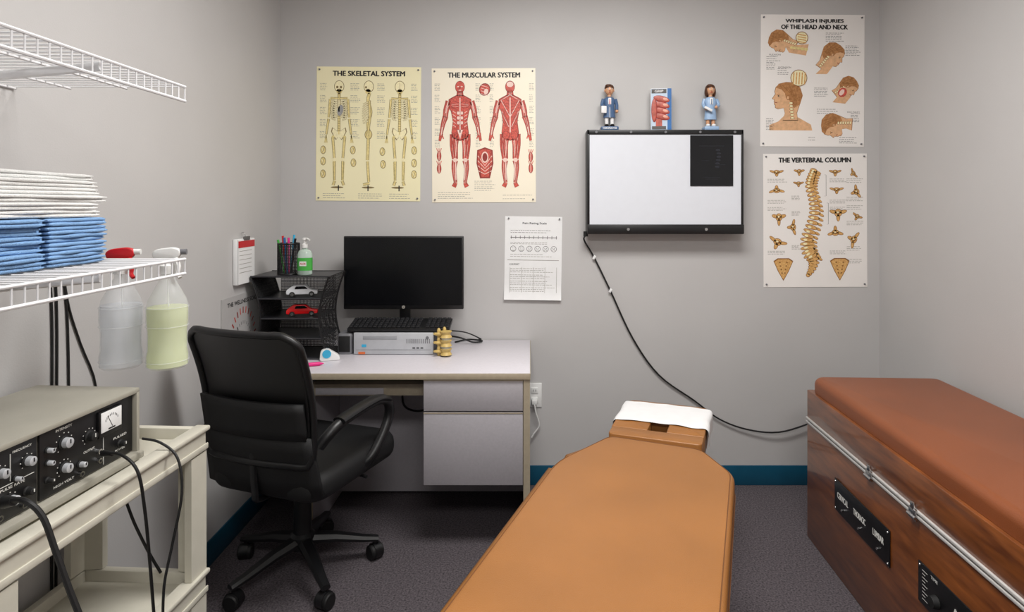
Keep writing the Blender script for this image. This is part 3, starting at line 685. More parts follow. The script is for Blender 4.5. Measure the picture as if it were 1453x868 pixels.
# speaker
sp = thing("desk_speaker", "small dark grey speaker beside the desktop computer", "speaker", (-.823, 2.73, DT+.0005))
b = MB(); b.prism(round_poly([(-.034, -.03), (.034, -.03), (.034, .06), (-.034, .06)], .02), 0, .092, GREYP, .012); b.build("housing", parent=sp)
b = MB(); b.box((0, -.0305, .046), (.05, .004, .07), BLACKM, .002); b.build("grille", parent=sp)

# spine segment model
vm = thing("spine_model", "yellow plastic lumbar vertebrae model standing on desk", "anatomical model", (-.368, 2.67, DT+.0005), .9)
for i in range(3):
    b = MB(); z = .02+i*.038
    b.lathe([(.02, -.014), (.026, -.013), (.019, 0), (.026, .013), (.02, .014)], YELB, 18, Matrix.Translation((0, 0, z)))
    b.tube([(0, .012, z), (0, .035, z-.002), (0, .054, z-.014)], (.011, .006), YELB, k=3)
    for sx in (-1, 1):
        b.tube([(sx*.01, .015, z), (sx*.03, .025, z+.002), (sx*.046, .026, z+.006)], (.009, .005), YELB, k=3); b.sph((sx*.017, .028, z+.013), (.008, .009, .014), YELB, 10); b.sph((sx*.015, .03, z-.012), (.007, .007, .012), YELB, 10)
    b.build("vertebra", parent=vm)
for i in range(2):
    b = MB(); b.lathe([(.019, -.005), (.021, 0), (.019, .005)], mat("disc_plastic", (190,190,180), .4), 18, Matrix.Translation((0, 0, .039+i*.038))); b.build("disc", parent=vm)

# cables on desk
b = MB(); b.tube([(-.40, 2.93, .75), (-.33, 2.9, .745), (-.27, 2.9, .724), (-.23, 2.93, .724), (-.30, 2.96, .724), (-.36, 2.92, .72)], .004, RUBBER, k=6)
b.tube([(-.40, 2.95, .77), (-.31, 2.93, .765), (-.24, 2.95, .73), (-.25, 2.98, .722)], .003, RUBBER, k=6); b.build("computer_cable", label="black computer cables coiled on desk by the wall", category="cable")
b = MB(); b.tube([(-.52, 2.875, .6), (-.5, 2.87, .5), (-.46, 2.86, .44), (-.53, 2.86, .41), (-.6, 2.87, .45), (-.58, 2.875, .62)], .005, RUBBER, k=6); b.build("computer_cable", label="black cable loop hanging under the desk", category="cable")
# tape and pink marker
t = thing("tape_dispenser", "white and blue tape dispenser on desk", "tape dispenser", (-.862, 2.60, DT+.0005), .3)
b = MB(); b.prism(round_poly([(-.035, 0), (.05, 0), (.045, .02), (.0, .05), (-.03, .045)], .012), -.016, .016, WHITE, .003, Matrix.Rotation(pi/2, 4, 'X'), both=True); b.build("body", parent=t)
b = MB(); b.lathe([(.009, -.018), (.018, -.018), (.018, .018), (.009, .018)], CYAN, 24, Matrix.Translation((-.005, 0, .03)) @ Matrix.Rotation(pi/2, 4, 'X')); b.build("tape_roll", parent=t)
t = thing("marker", "pink marker lying on desk beside tape dispenser", "marker", (-.885, 2.505, DT+.0085), .35)
b = MB(); b.cyl((-.05, 0, 0), (.02, 0, 0), .008, PINK, n=12, bev=.001); b.cyl((.02, 0, 0), (.035, 0, 0), .0065, PINK, r2=.0015, n=12); b.build("barrel", parent=t)
b = MB(); b.cyl((-.085, 0, 0), (-.05, 0, 0), .0085, WHITE, n=12, bev=.001); b.build("cap", parent=t)

# ---------------------------------------------------------------- organiser rack
OX, OY = -1.03, 2.72; OH = .355
org = thing("desk_organizer", "black metal mesh desk shelf with bowed sides", "organizer", (OX, OY, DT+.0005))
MESHM = mat("black_wire_mesh", (20,20,22), .5, var=.3, scale=300)
def bow(z): return .168-.042*math.sin(pi*z/OH)
for sx in (-1, 1):
    b = MB()
    for y in (-.11, .11): b.tube([(sx*bow(z), y, z) for z in [OH*i/10 for i in range(11)]], .0045, BLACK, k=2)
    for i in range(17): y = -.11+.22*i/16; b.tube([(sx*bow(z), y, z) for z in [OH*j/8 for j in range(9)]], .0011, MESHM, n=4)
    for j in range(24): z = OH*(j+.5)/24; b.tube([(sx*bow(z), -.11, z), (sx*bow(z), .11, z)], .0011, MESHM, n=4)
    if sx < 0: b.grid(lambda u, v: (-bow(v*OH)-.001, -.11+.22*u, v*OH), 4, 10, MESHM)
    b.build("side_frame", parent=org)
for z in (.004, .09, .175, .26, OH):
    b = MB(); w = bow(min(z, OH)); b.box((0, 0, z), (2*w, .215, .003), mat("black_shelf_sheet", (34,34,37), .35))
    b.tube([(-w, -.11, z), (w, -.11, z)], .004, mat("black_rod", (40,40,44), .3)); b.tube([(-w, .11, z), (w, .11, z)], .004, BLACK); b.build("shelf", parent=org)
b = MB()
for i in range(40): x = -.125+.25*i/39; b.tube([(x, .1085, 0), (x, .1085, OH)], .0014, MESHM, n=4)
for i in range(50): z = OH*i/50; b.tube([(-.125, .1085, z), (.125, .1085, z)], .0014, MESHM, n=4)
b.build("back_panel", parent=org)

def toy_car(z, paint, lab):
    t = thing("toy_car", lab, "toy car", (OX+.03, OY-.045, DT+z+.0028), .25)
    b = MB(); L = .13
    prof = round_poly([(-L/2, .010), (L/2, .010), (L/2, .026), (L/2-.03, .032), (L/2-.05, .050), (-L/2+.03, .051), (-L/2+.006, .034), (-L/2, .026)], .006, 3)
    b.prism(prof, -.024, .024, paint, .004, Matrix.Rotation(pi/2, 4, 'X'), both=True); b.build("car_body", parent=t)
    b = MB(); b.prism(round_poly([(-.03, .034), (.026, .034), (.012, .046), (-.024, .046)], .003, 2), -.0245, .0245, SCREEN, 0, Matrix.Rotation(pi/2, 4, 'X')); b.build("windows", parent=t)
    for x in (-.040, .040):
        for y in (-.021, .021):
            b = MB(); b.cyl((x, y-.004, .0115), (x, y+.004, .0115), .0115, RUBBER, n=18); s_ = -1 if y < 0 else 1
            b.cyl((x, y+s_*.003, .0115), (x, y+s_*.0048, .0115), .0065, CHROME, n=12); b.build("wheel", parent=t)
toy_car(.26, mat("white_car_paint", (222,224,228), .2, coat=.5), "white toy car on black mesh organizer shelf")
toy_car(.175, mat("red_car_paint", (224,22,26), .2, coat=.5), "red toy car on black mesh organizer shelf")

# pen cup
TZ = DT+OH+.0028
cup = thing("pen_cup", "black mesh pen cup on top of desk organizer", "pen cup", (-1.07, 2.70, TZ))
b = MB(); R = .046; H = .135
for z in (.002, H): b.tube([(R*math.cos(t), R*math.sin(t), z) for t in [2*pi*i/24 for i in range(24)]], .0025, BLACK, closed=True)
for i in range(36):
    t = 2*pi*i/36; b.tube([(R*math.cos(t), R*math.sin(t), 0), (R*math.cos(t), R*math.sin(t), H)], .0015, MESHM, n=4)
for j in range(20): z = H*(j+.5)/20; b.tube([(R*math.cos(t), R*math.sin(t), z) for t in [2*pi*i/24 for i in range(24)]], .0013, MESHM, n=4, closed=True)
b.cyl((0, 0, 0), (0, 0, .003), R, BLACK); b.build("mesh_cup", parent=cup)
pens = [(RED, -.02, .01, .165), (CYAN, .01, .015, .17), (BLUEP, -.005, -.018, .16), (BLACK, .022, -.01, .155), (GREEN, -.025, -.012, .15), (PINK, .0, .0, .158)]
names = {RED: "red", CYAN: "light blue", BLUEP: "blue", BLACK: "black", GREEN: "green", PINK: "pink"}
for i, (m, x, y, h) in enumerate(pens):
    b = MB(); top = Vector((-1.07+x*1.6, 2.70+y*1.5, TZ+h)); bot = Vector((-1.07+x*.6, 2.70+y*.6, TZ+.004))
    b.cyl(bot, top, .0042, m, n=10); b.cyl(top-(top-bot).normalized()*.03, top+(top-bot).normalized()*.002, .0052, m, n=10)
    b.build("pen", label=names[m]+" pen standing in black mesh cup", category="pen", group="pens in the mesh cup")
# sanitizer
san = thing("hand_sanitizer", "clear hand sanitizer pump bottle with green label", "sanitizer bottle", (-.985, 2.665, TZ))
b = MB(); b.lathe([(.028, 0), (.032, .004), (.032, .09), (.026, .105), (.011, .112), (.011, .12)], mat("clear_gel_plastic", (206,226,214), .15, alpha=.65), 24, sx=1, sy=.7); b.build("bottle", parent=san)
b = MB(); b.lathe([(.0328, .02), (.0328, .075)], GREEN, 24, sx=1, sy=.72, cap=False); b.box((0, -.0242, .05), (.03, .001, .02), WHITE, 0); b.text("ALOE", .024, .008, RED, Matrix.Translation((0, -.0252, .05)) @ Matrix.Rotation(pi/2, 4, 'X'), .02); b.build("label_wrap", parent=san)
b = MB(); b.lathe([(.013, .118), (.013, .134), (.006, .137), (.006, .15), (.012, .152), (.012, .16), (.004, .162)], WHITE, 18); b.tube([(0, 0, .157), (.014, -.01, .158), (.028, -.02, .152)], .004, WHITE, k=2); b.build("pump", parent=san)

# ---------------------------------------------------------------- office chair
ch = thing("office_chair", "black office chair with mesh back, armrests and five casters", "office chair", (-.857, 2.295, 0), -math.radians(19))
for k in range(5):
    th = math.radians(37+72*k); c, q = math.cos(th), math.sin(th); d = Vector((c, q, 0)); n = Vector((-q, c, 0))
    b = MB(); rings = []
    for (r, z, w, h) in [(.02, .125, .028, .03), (.12, .112, .024, .026), (.22, .088, .018, .02), (.278, .078, .016, .016)]:
        p = d*r+Vector((0, 0, z)); rings.append([p+n*w*.9+Vector((0, 0, -h/2)), p+n*w+Vector((0, 0, 0)), p+n*w*.6+Vector((0, 0, h/2)), p-n*w*.6+Vector((0, 0, h/2)), p-n*w, p-n*w*.9+Vector((0, 0, -h/2))])
    b.loft(rings, BLACK); b.build("base_arm", parent=ch)
    p = d*.265; b = MB(); al = th+.5; ax = Vector((math.cos(al), math.sin(al), 0))
    for s_ in (-1, 1): b.cyl(p+ax*s_*.008+Vector((0, 0, .029)), p+ax*s_*.026+Vector((0, 0, .029)), .028, RUBBER, n=22, bev=.004)
    b.cyl(p+ax*-.012+Vector((0, 0, .031)), p+ax*.012+Vector((0, 0, .031)), .03, BLACK, n=20); b.cyl(p+Vector((0, 0, .04)), p+Vector((0, 0, .078)), .008, BLACK, n=10); b.build("caster", parent=ch)
b = MB(); b.lathe([(.045, .095), (.045, .14), (.034, .15), (.03, .30), (.024, .302), (.024, .405)], BLACK, 24); b.build("gas_column", parent=ch)
CS = (.036, -.012, 0)
b = MB(); b.box((0, -.02, .405), (.2, .24, .03), BLACK, .008); b.tube([(.08, .0, .40), (.2, .02, .395), (.24, .02, .39)], .006, BLACK, k=3); b.shift(CS); b.build("tilt_mechanism", parent=ch)
b = MB(); sp_ = round_poly([(-.235, -.25), (.235, -.25), (.25, .2), (.2, .25), (-.2, .25), (-.25, .2)], .09, 6)
b.prism(sp_, .395, .49, BLKFAB, .038, both=True, seg=4); b.shift(CS); b.build("seat", parent=ch)
BZ0, BZ1 = .53, .97
def bk(u, v):
    w = .218+.006*v; x = (u*2-1)*w; z = BZ0+(BZ1-BZ0)*v
    y = -.245-.085*v-.03*(1-(u*2-1)**2)+.03*math.sin(v*pi)
    return Vector((x, y, z))
def bkr(u, v):
    lim = 1.0
    if v > .86:
        t = (v-.86)/.14; lim = 1-.16*(1-math.sqrt(max(0, 1-t*t)))
    return bk(.5+(u-.5)*lim, v)
b = MB(); b.grid(bkr, 18, 24, BLKMESH); b.shift(CS); ob = b.build("mesh_back", parent=ch, recalc=False)
so = ob.modifiers.new("s", 'SOLIDIFY'); so.thickness = .006
b = MB(); loop = []
for i in range(8): loop.append(bkr(.04+.92*i/7, 0))
for i in range(1, 14): loop.append(bkr(1, .03+.97*i/14))
for i in range(8): loop.append(bkr(.97-.94*i/7, 1))
for i in range(1, 14): loop.append(bkr(0, 1-.97*i/14))
b.tube(loop, .012, BLACK, k=2, closed=True, n=10); b.shift(CS)
b.build("back_frame", parent=ch)
b = MB() # lower solid shell joining back to the seat
b.grid(lambda u, v: ((u*2-1)*(.236-.015*v), -.225-.04*v-.03*(1-(u*2-1)**2), .42+.205*v), 12, 4, BLKFAB); b.shift(CS); o2 = b.build("lower_back_shell", parent=ch, recalc=False)
o2.modifiers.new("s", 'SOLIDIFY').thickness = .018
b = MB(); b.grid(lambda u, v: ((u*2-1)*.21, -.27-.02*v-.028*(1-(u*2-1)**2), .62+.12*v), 12, 4, BLKFAB); b.shift(CS); o2 = b.build("lumbar_pad", parent=ch, recalc=False); o2.modifiers.new("s", 'SOLIDIFY').thickness = .014
b = MB(); b.tube([(0, -.06, .39), (0, -.24, .39), (0, -.265, .43), (0, -.275, .56)], .014, BLACK, k=4, flat=.6); b.shift(CS); b.build("back_support", parent=ch)
for s_ in (-1, 1):
    b = MB(); b.tube([(s_*.225, -.225, .59), (s_*.25, -.2, .63), (s_*.262, -.14, .655), (s_*.27, .03, .667), (s_*.27, .11, .64), (s_*.266, .125, .58), (s_*.26, .08, .51), (s_*.245, .03, .455), (s_*.2, 0, .42)], .018, BLACK, k=5, n=12)
    b.tube([(s_*.262, -.17, .66), (s_*.268, -.06, .672), (s_*.272, .04, .674), (s_*.27, .105, .652)], .025, BLACK, k=4, n=12, flat=.5); b.shift(CS); b.build("armrest", parent=ch)

# ---------------------------------------------------------------- treatment table
TH = .55
tb = thing("treatment_table", "tan leather chiropractic table with narrow headrest", "treatment table", (.105, 1.239, 0), -math.radians(20))
main = round_poly([(-.277, -.86), (.277, -.86), (.277, .785), (.172, .95), (-.160, .965), (-.277, .685)], [.05, .05, .035, .04, .04, .06], 7)
b = MB(); b.prism(main, TH-.095, TH, TAN, .02, seg=5, both=True); b.build("main_cushion", parent=tb, angle=50)
ins = round_poly([(-.264, -.847), (.264, -.847), (.264, .78), (.162, .936), (-.152, .95), (-.264, .68)], [.04, .04, .03, .03, .03, .05], 6)
b = MB(); b.tube([(x, y, TH-.0008) for x, y in ins], .0014, TAND, n=6, closed=True)
side = round_poly([(-.278, -.861), (.278, -.861), (.278, .785), (.173, .951), (-.161, .966), (-.278, .685)], [.05, .05, .035, .04, .04, .06], 7)
b.tube([(x, y, TH-.06) for x, y in side], .002, TAND, n=6, closed=True); b.build("stitched_seam", parent=tb)
# headrest: padded bridge, two side pads and a far pad around a face slot
b = MB()
for (x0, x1, y0, y1, zz, rr) in [(-.165, .165, .972, 1.050, .002, (.02, .02, .004, .004)), (-.167, -.034, 1.046, 1.200, .0035, (.004,)*4), (.034, .167, 1.046, 1.200, .0035, (.004,)*4), (-.168, .168, 1.150, 1.375, .0025, (.004, .004, .05, .05))]:
    b.prism(round_poly([(x0, y0), (x1, y0), (x1, y1), (x0, y1)], list(rr), 5), TH-.08, TH+zz, TAN, .0035, seg=2, both=True)
b.build("headrest_cushion", parent=tb, angle=50)
b = MB(); b.box((0, 1.16, TH-.10), (.29, .38, .03), BLACKM, .005); b.box((0, .95, TH-.115), (.12, .2, .03), CHROME, .003); b.build("headrest_frame", parent=tb)
def pp(u, v):
    x = (u*2-1)*.235; e = .168
    y = 1.108+.228*v+.012*math.sin(u*3)+.004*math.sin(u*23)*(1-v)
    rip = .0010*math.sin(u*31+v*5)
    if abs(x) <= e-.01: return (x, y, TH+.0072+rip)
    d = abs(x)-(e-.01); sg = 1 if x > 0 else -1
    r = .018; an = min(d/r, pi/2); return (sg*(e-.01+r*math.sin(an)+.002*(1+math.sin(v*9))), y, TH+.0072-r*(1-math.cos(an))-max(0, d-r*pi/2)+rip)
b = MB(); b.grid(pp, 60, 10, PAPER); b.build("headrest_paper", parent=tb, label="white paper strip across the headrest", recalc=False)
b = MB(); b.box((0, -.05, TH-.12), (.46, 1.55, .05), BLACKM, .006); b.build("support_frame", parent=tb)
b = MB(); b.box((0, -.05, .235), (.34, 1.1, .39), mat("dark_brown_panel", (62,44,34), .5), .01); b.build("cabinet_base", parent=tb)
b = MB(); b.box((0, -.05, .021), (.42, 1.3, .04), BLACKM, .01); b.build("foot_plate", parent=tb)

# ---------------------------------------------------------------- roller table by the wall
rt = thing("traction_table", "wooden roller traction table with brown leather top and metal trim", "therapy table", (1.154, 2.537, 0), -math.radians(2.5))
Wd = .53; Ln = 2.0
b = MB(); b.box2(0, Wd, -Ln, 0, 0.0, .478, WOOD, .004); b.build("wooden_base", parent=rt)
b = MB(); b.box2(0, Wd, -Ln, 0, .496, .61, WOOD, .004); b.build("lid", parent=rt)
b = MB(); b.box2(.004, Wd-.004, -Ln+.004, -.004, .478, .496, WOODD); b.build("lid_seam", parent=rt)
b = MB()
for z in (.480, .494): b.box2(-.006, .004, -Ln, .0, z-.0045, z+.0045, TRIMW, .002)
b.build("metal_trim", parent=rt)
for tt in (.522, .771, 1.45):
    b = MB(); b.box((-.009, -tt, .484), (.008, .035, .032), CHROME, .002); b.cyl((-.013, -tt-.02, .478), (-.013, -tt+.02, .478), .005, CHROME, n=10); b.box((-.009, -tt, .508), (.008, .018, .02), CHROME, .002); b.build("latch", parent=rt)
cu = round_poly([(.012, -Ln+.01), (Wd-.005, -Ln+.01), (Wd-.005, -.012), (.012, -.012)], .05, 6)
b = MB(); b.prism(cu, .611, .672, BRN, .028, seg=5); b.build("leather_cushion", parent=rt, angle=55)
def plate(t0, t1, name, fn):
    b = MB(); tm = (t0+t1)/2; wid = t1-t0; zc = .303; hh = .116
    b.box((-.0025, -tm, zc), (.004, wid, hh), BLACK, .0015)
    Mx = Matrix.Translation((-.0052, -tm, zc)) @ Matrix.Rotation(-pi/2, 4, 'Z') @ Matrix.Rotation(pi/2, 4, 'X')
    fn(b, Mx, wid, hh); b.build(name, parent=rt)
WT = mat("white_print", (235,235,230), .5)
def f1(b, Mx, w, h):
    for i, s_ in enumerate(["CERVICAL", "THORACIC", "LUMBAR"]):
        x = -.122+i*.122; b.text(s_, .082 if i < 2 else .066, .021, WT, Mx @ Matrix.Translation((x, .006, 0)), .03)
        b.lathe([(.005, 0), (.005, .005)], CHROME, 10, Mx @ Matrix.Translation((x, -.034, 0)))
    for sx in (-1, 1):
        for sy in (-1, 1): b.lathe([(.004, 0), (.003, .002)], CHROME, 10, Mx @ Matrix.Translation((sx*(w/2-.009), sy*(h/2-.009), 0)))
def f2(b, Mx, w, h):
    b.text("ATT-300", .15, .036, WT, Mx @ Matrix.Translation((.062, .005, 0)), .04)
    for i in range(9): b.add([(-.145, -.04+i*.01, 0), (-.13 if i % 2 else -.12, -.04+i*.01, 0), (-.13 if i % 2 else -.12, -.038+i*.01, 0), (-.145, -.038+i*.01, 0)], [(0, 1, 2, 3)], WT, Mx)
    b.text("TIME", .03, .008, WT, Mx @ Matrix.Translation((-.09, .045, 0)), .02)
    b.lathe([(.018, 0), (.015, .016)], BLACKM, 20, Mx @ Matrix.Translation((-.08, -.01, 0)))
    for sx in (-1, 1): b.lathe([(.004, 0), (.003, .002)], CHROME, 10, Mx @ Matrix.Translation((sx*(w/2-.009), h/2-.009, 0)))
plate(.262, .637, "label_plate", f1); plate(.788, 1.12, "control_plate", f2)

# ---------------------------------------------------------------- wire shelves
SE = 1.45; SX = -.823; SN = .35
def wire_shelf(z, lab):
    t = thing("wire_shelf", lab, "wire shelf", (LW+.001, SE, z)); w = SX-LW
    b = MB(); r = .0024
    n = int((SE-SN)/.0255)
    for i in range(n+1):
        y = -i*.0255; b.tube([(0.004, y, 0), (w-.004, y, 0), (w, y, -.004), (w, y, -.034)], r*.75, WIRE, n=5)
    for x in (0.004, w*.33, w*.66): b.tube([(x, 0, -.004), (x, -(SE-SN), -.004)], r*1.2, WIRE, n=6)
    b.tube([(w, .001, 0), (w, -(SE-SN), 0)], r*1.4, WIRE, n=8); b.tube([(w, .001, -.034), (w, -(SE-SN), -.034)], r*1.5, WIRE, n=8)
    b.build("wire_deck", parent=t)
    for y in (-.27, -.9):
        b = MB(); b.tube([(w-.01, y, -.012), (w*.5, y, -.03), (0.006, y, -.075)], .006, WIRE, n=8, flat=1.6); b.box((.005, y, -.075), (.008, .03, .04), WIRE, .002); b.build("bracket", parent=t)
wire_shelf(1.66, "empty white wire shelf mounted high on grey wall")
wire_shelf(1.25, "white wire shelf holding folded towels")

# towels: soft folded slabs, layers joined by a rounded fold
def towel(x0, x1, y0, y1, z, h, m, layers, seed):
    rnd = random.Random(seed); b = MB(); hh = h/layers; L = x1-x0; D = y1-y0
    for i in range(layers):
        dx = rnd.uniform(-.003, .003); dy = rnd.uniform(-.003, .003); ph = rnd.uniform(0, 6); amp = rnd.uniform(.0005, .0015)
        rings = []; ny = 16
        for j in range(ny+1):
            t = j/ny; y = (t-.5)*D+dy; e = min(1, min(t, 1-t)*14+.35)
            xr = L/2+dx+amp*math.sin(t*11+ph)*1.6; zc = (i+.5)*hh+amp*.35*math.sin(t*8+ph); r = hh*.5*e
            rings.append([(-L/2, y, zc-r), (xr-r*1.0, y, zc-r), (xr-r*.2, y, zc-r*.7), (xr, y, zc), (xr-r*.2, y, zc+r*.7), (xr-r*1.0, y, zc+r), (-L/2, y, zc+r)])
        b.loft(rings, m)
    b.cyl((-(L)/2+.004, D/2-.004, h/2), (L/2-.008, D/2-.004, h/2), h/2*.92, m, n=12)
    return b, ((x0+x1)/2, (y0+y1)/2, z)
z0 = 1.2535
for (ya, yb, sd) in [(.93, 1.185, 10), (1.195, 1.36, 40)]:
    z = z0
    for i in range(6):
        h = .0165
        b, l = towel(-1.21, -.945+random.uniform(-.006, .004), ya, yb+random.uniform(-.004, .003), z, h-.0006, TOWB, 2, sd+i); b.build("towel", label="folded blue towel in a stack on white wire shelf", category="towel", loc=l, group="blue towels on the wire shelf", angle=60); z += h
z = z0+6*.0165+.001
for i in range(6):
    h = .0155
    b, l = towel(-1.21, -.955+random.uniform(-.015, .01) if i > 3 else -.948+random.uniform(-.01, .006), .93, 1.350+random.uniform(-.02, .006), z, h-.0006, TOWW, 2, 80+i); b.build("towel", label="folded white towel stacked on top of blue towels", category="towel", loc=l, group="white towels on the wire shelf", angle=60); z += h

# spray bottles
def spray(x, liquid, head_m, lab, top):
    t = thing("spray_bottle", lab, "spray bottle", (x, SE+.062, .977), 0)
    prof = [(.040, 0), (.0465, .006), (.047, .03), (.044, .045), (.044, .09), (.0465, .115), (.047, .145), (.042, .168), (.031, .19), (.021, .21), (.0155, .222), (.0145, .24)]
    b = MB(); b.lathe(prof, CLEAR, 32)
    for z in (.018, .104, .15): b.tube([(.0475*math.cos(q), .0475*math.sin(q), z) for q in [2*pi*i/32 for i in range(32)]], .0008, CLEAR, n=5, closed=True)
    b.build("bottle", parent=t)
    b = MB(); pr = [(r-.002, z) for r, z in prof if z < top]; pr[0] = (pr[0][0], .003); b.lathe(pr+[(pr[-1][0]-.001, top)], liquid, 32); b.build("liquid", parent=t)
    b = MB(); b.lathe([(.018, .232), (.018, .252), (.013, .256), (.012, .268)], WHITE, 20)
    b.build("cap", parent=t)
    b = MB(); b.prism(round_poly([(-.03, .268), (.022, .268), (.030, .277), (.030, .291), (.014, .297), (-.022, .293), (-.034, .284)], .008, 3), -.009, .009, head_m, .003, Matrix.Rotation(.25, 4, 'Z') @ Matrix.Rotation(pi/2, 4, 'X'), both=True)
    b.build("spray_head", parent=t)
    b = MB(); b.tube([(.022, -.002, .27), (.030, -.004, .25), (.028, -.006, .232), (.036, -.008, .222)], .0045, head_m, k=3, n=8, flat=1.4); b.build("trigger", parent=t)
    b = MB(); b.cyl((.026, .0065, .285), (.042, .0105, .285), .007, WHITE if head_m is not WHITE else GREYP, n=12); b.build("nozzle", parent=t)
    b = MB(); b.tube([(0, 0, .23), (.004, 0, .12), (.012, 0, .01)], .0015, WHITE, k=3, n=6); b.build("dip_tube", parent=t)
spray(-1.015, LIQC, RED, "clear spray bottle with red trigger hanging from wire shelf", .155)
spray(-.90, LIQY, WHITE, "spray bottle with yellow-green liquid hanging from wire shelf", .15)

# wall cables
b = MB(); cx = LW+.004; cf = LW+.013
for (y, y2) in [(1.555, 1.56), (1.572, 1.575), (1.60, 1.62)]:
    b.tube([(cx, y, 1.19), (cx, (y+y2)/2+.004, 1.05), (cx, y2, .70), (cx, y2, .2), (cf, y2, .004)], .003, RUBBER, k=4)
b.tube([(cx, 1.60, 1.19), (cx, 1.62, 1.10), (cx, 1.66, 1.0), (cx, 1.72, .86), (cx, 1.70, .70), (cx, 1.68, .3), (cf, 1.68, .004)], .0028, RUBBER, k=4)
b.build("power_cable", label="black cables hanging down grey wall behind the cart", category="cable")

# ---------------------------------------------------------------- cart
CA = math.radians(3)
cart = thing("utility_cart", "beige plastic utility cart with trays and corner posts", "cart", (-.85, 1.60, 0), -CA)
cw, cl = .335, .62
def tray(z):
    b = MB()
    b.box2(-cw+.001, -.001, -cl+.001, -.001, z-.045, z-.03, BEIGE, .003)
    hgt = z-.065
    for (x0, x1, y0, y1) in [(-.022, 0, -cl, 0), (-cw, -cw+.022, -cl, 0), (-cw+.0015, -.0015, -.022, -.0005), (-cw+.0015, -.0015, -cl+.0005, -cl+.022)]:
        b.box2(x0, x1, y0, y1, hgt, z-.001, BEIGE, .005)
    b.box2(-.03, .008, -cl-.004, .006, z-.012, z, BEIGE, .004)
    b.box2(-.0005, .004, -cl, .003, z-.06, z-.045, BEIGE, .002)
    b.build("tray", parent=cart)
tray(.80); tray(.425); tray(.14)
for (x, y, sx, sy) in [(0, 0, -1, -1), (0, -cl, -1, 1), (-cw, 0, 1, -1), (-cw, -cl, 1, 1)]:
    b = MB()
    for (z0_, z1_) in [(.075, .3595), (.4255, .7345)]:
        pts = [(x, y), (x+sx*.065, y), (x+sx*.065, y+sy*.018), (x+sx*.022, y+sy*.025), (x+sx*.018, y+sy*.065), (x, y+sy*.065)]
        b.prism(pts, z0_, z1_, BEIGE, 0)
    b.build("corner_post", parent=cart)
for (x, y) in [(-.03, -.03), (-.03, -cl+.03), (-cw+.03, -.03), (-cw+.03, -cl+.03)]:
    b = MB(); b.cyl((x-.012, y, .034), (x+.012, y, .034), .034, RUBBER, n=22, bev=.004); b.box((x, y, .058), (.034, .03, .03), GREYP, .004); b.build("caster", parent=cart)

# device
dv = thing("electrotherapy_unit", "beige electrotherapy unit with black panel of knobs and meter", "therapy device", (-.945, 1.455, .7715), -math.radians(4))
dw, dl, dh = .25, .60, .172
b = MB(); b.box2(-dw+.001, -.004, -dl+.001, -.001, .012, dh-.006, BEIGED)
b.box2(-dw, .012, -dl, .003, dh-.012, dh, BEIGED, .003); b.box2(-dw, .022, -dl, .004, .006, .022, BEIGED, .003)
b.box2(-.01, .012, -.008, .002, .018, dh-.006, BEIGED, .002)
for (x, y) in [(-.03, -.05), (-.03, -.55), (-.22, -.05), (-.22, -.55)]: b.cyl((x, y, 0), (x, y, .008), .012, RUBBER, n=12)
b.build("case", parent=dv)
def fp(y0, y1):
    b = MB(); b.box2(-.003, .002, -y1, -y0, .026, dh-.014, BLACK, .001); return b
WTX = mat("white_panel_print", (220,220,215), .5)
def ftx(b, s_, y, z, w, h): b.text(s_, w, h, WTX, Matrix.Translation((.0026, -y, z)) @ Matrix.Rotation(pi/2, 4, 'Z') @ Matrix.Rotation(pi/2, 4, 'X'), .02)
def ticks(b, y, z, R, n=9):
    for i in range(n):
        an = pi*(1.25-1.5*i/(n-1)); b.box((.0025, -y-R*math.cos(an), z+R*math.sin(an)), (.001, .0016, .0016), WTX)
b = fp(.010, .262)
ftx(b, "POWER", .05, .045, .03, .005); ftx(b, "INTENSITY", .205, .150, .04, .005); ftx(b, "OUTPUT", .14, .078, .03, .005); ftx(b, "HIGH VOLT", .205, .038, .05, .005); ftx(b, "PULSED", .05, .075, .04, .005)
ticks(b, .205, .12, .02); ticks(b, .205, .068, .017); ticks(b, .14, .108, .017)
b.box((.0025, -.10, .06), (.001, .001, .06), WTX); b.build("control_panel", parent=dv)
b = fp(.268, .592)
ftx(b, "FREQUENCY", .30, .146, .04, .005); ftx(b, "TREATMENT", .37, .146, .04, .005); ftx(b, "PULSE RATE", .32, .084, .05, .005)
for y in (.325, .36, .40): b.box((.0025, -y, .12), (.001, .001, .05), WTX)
b.box((.0025, -.36, .09), (.001, .17, .001), WTX)
for (y, z) in [(.29, .118), (.325, .06), (.345, .118), (.375, .06)]: ticks(b, y, z, .014, 7)
b.build("control_panel", parent=dv)
b = MB(); b.box((.005, -.085, .122), (.008, .068, .058), BLACK, .002); b.box((.0095, -.085, .126), (.002, .060, .044), PAPER, .0006)
for i in range(9):
    an = pi*(.8-.6*i/8); b.box((.0108, -.085+.022*math.cos(an), .114+.024*math.sin(an)), (.0006, .001, .005), INK)
b.box((.0108, -.090, .124), (.0006, .001, .03), INK, rx=.5); b.box((.0108, -.085, .108), (.0006, .02, .003), INK); b.build("meter", parent=dv)
def knob(y, z, r, m, h=.014):
    b = MB(); Mk = Matrix.Translation((.002, -y, z)) @ Matrix.Rotation(pi/2, 4, 'Y')
    b.lathe([(r*1.35, 0), (r*1.35, .002), (r*1.1, .003), (r, .004)], BLACKM, 20, Mk)
    b.lathe([(r, .004), (r*.95, h), (r*.8, h+.001)], m, 20, Mk); b.box((.002+h+.0015, -y, z+r*.3), (.001, .002, r*.8), INK if m is SILVER else WTX)
    b.build("knob", parent=dv)
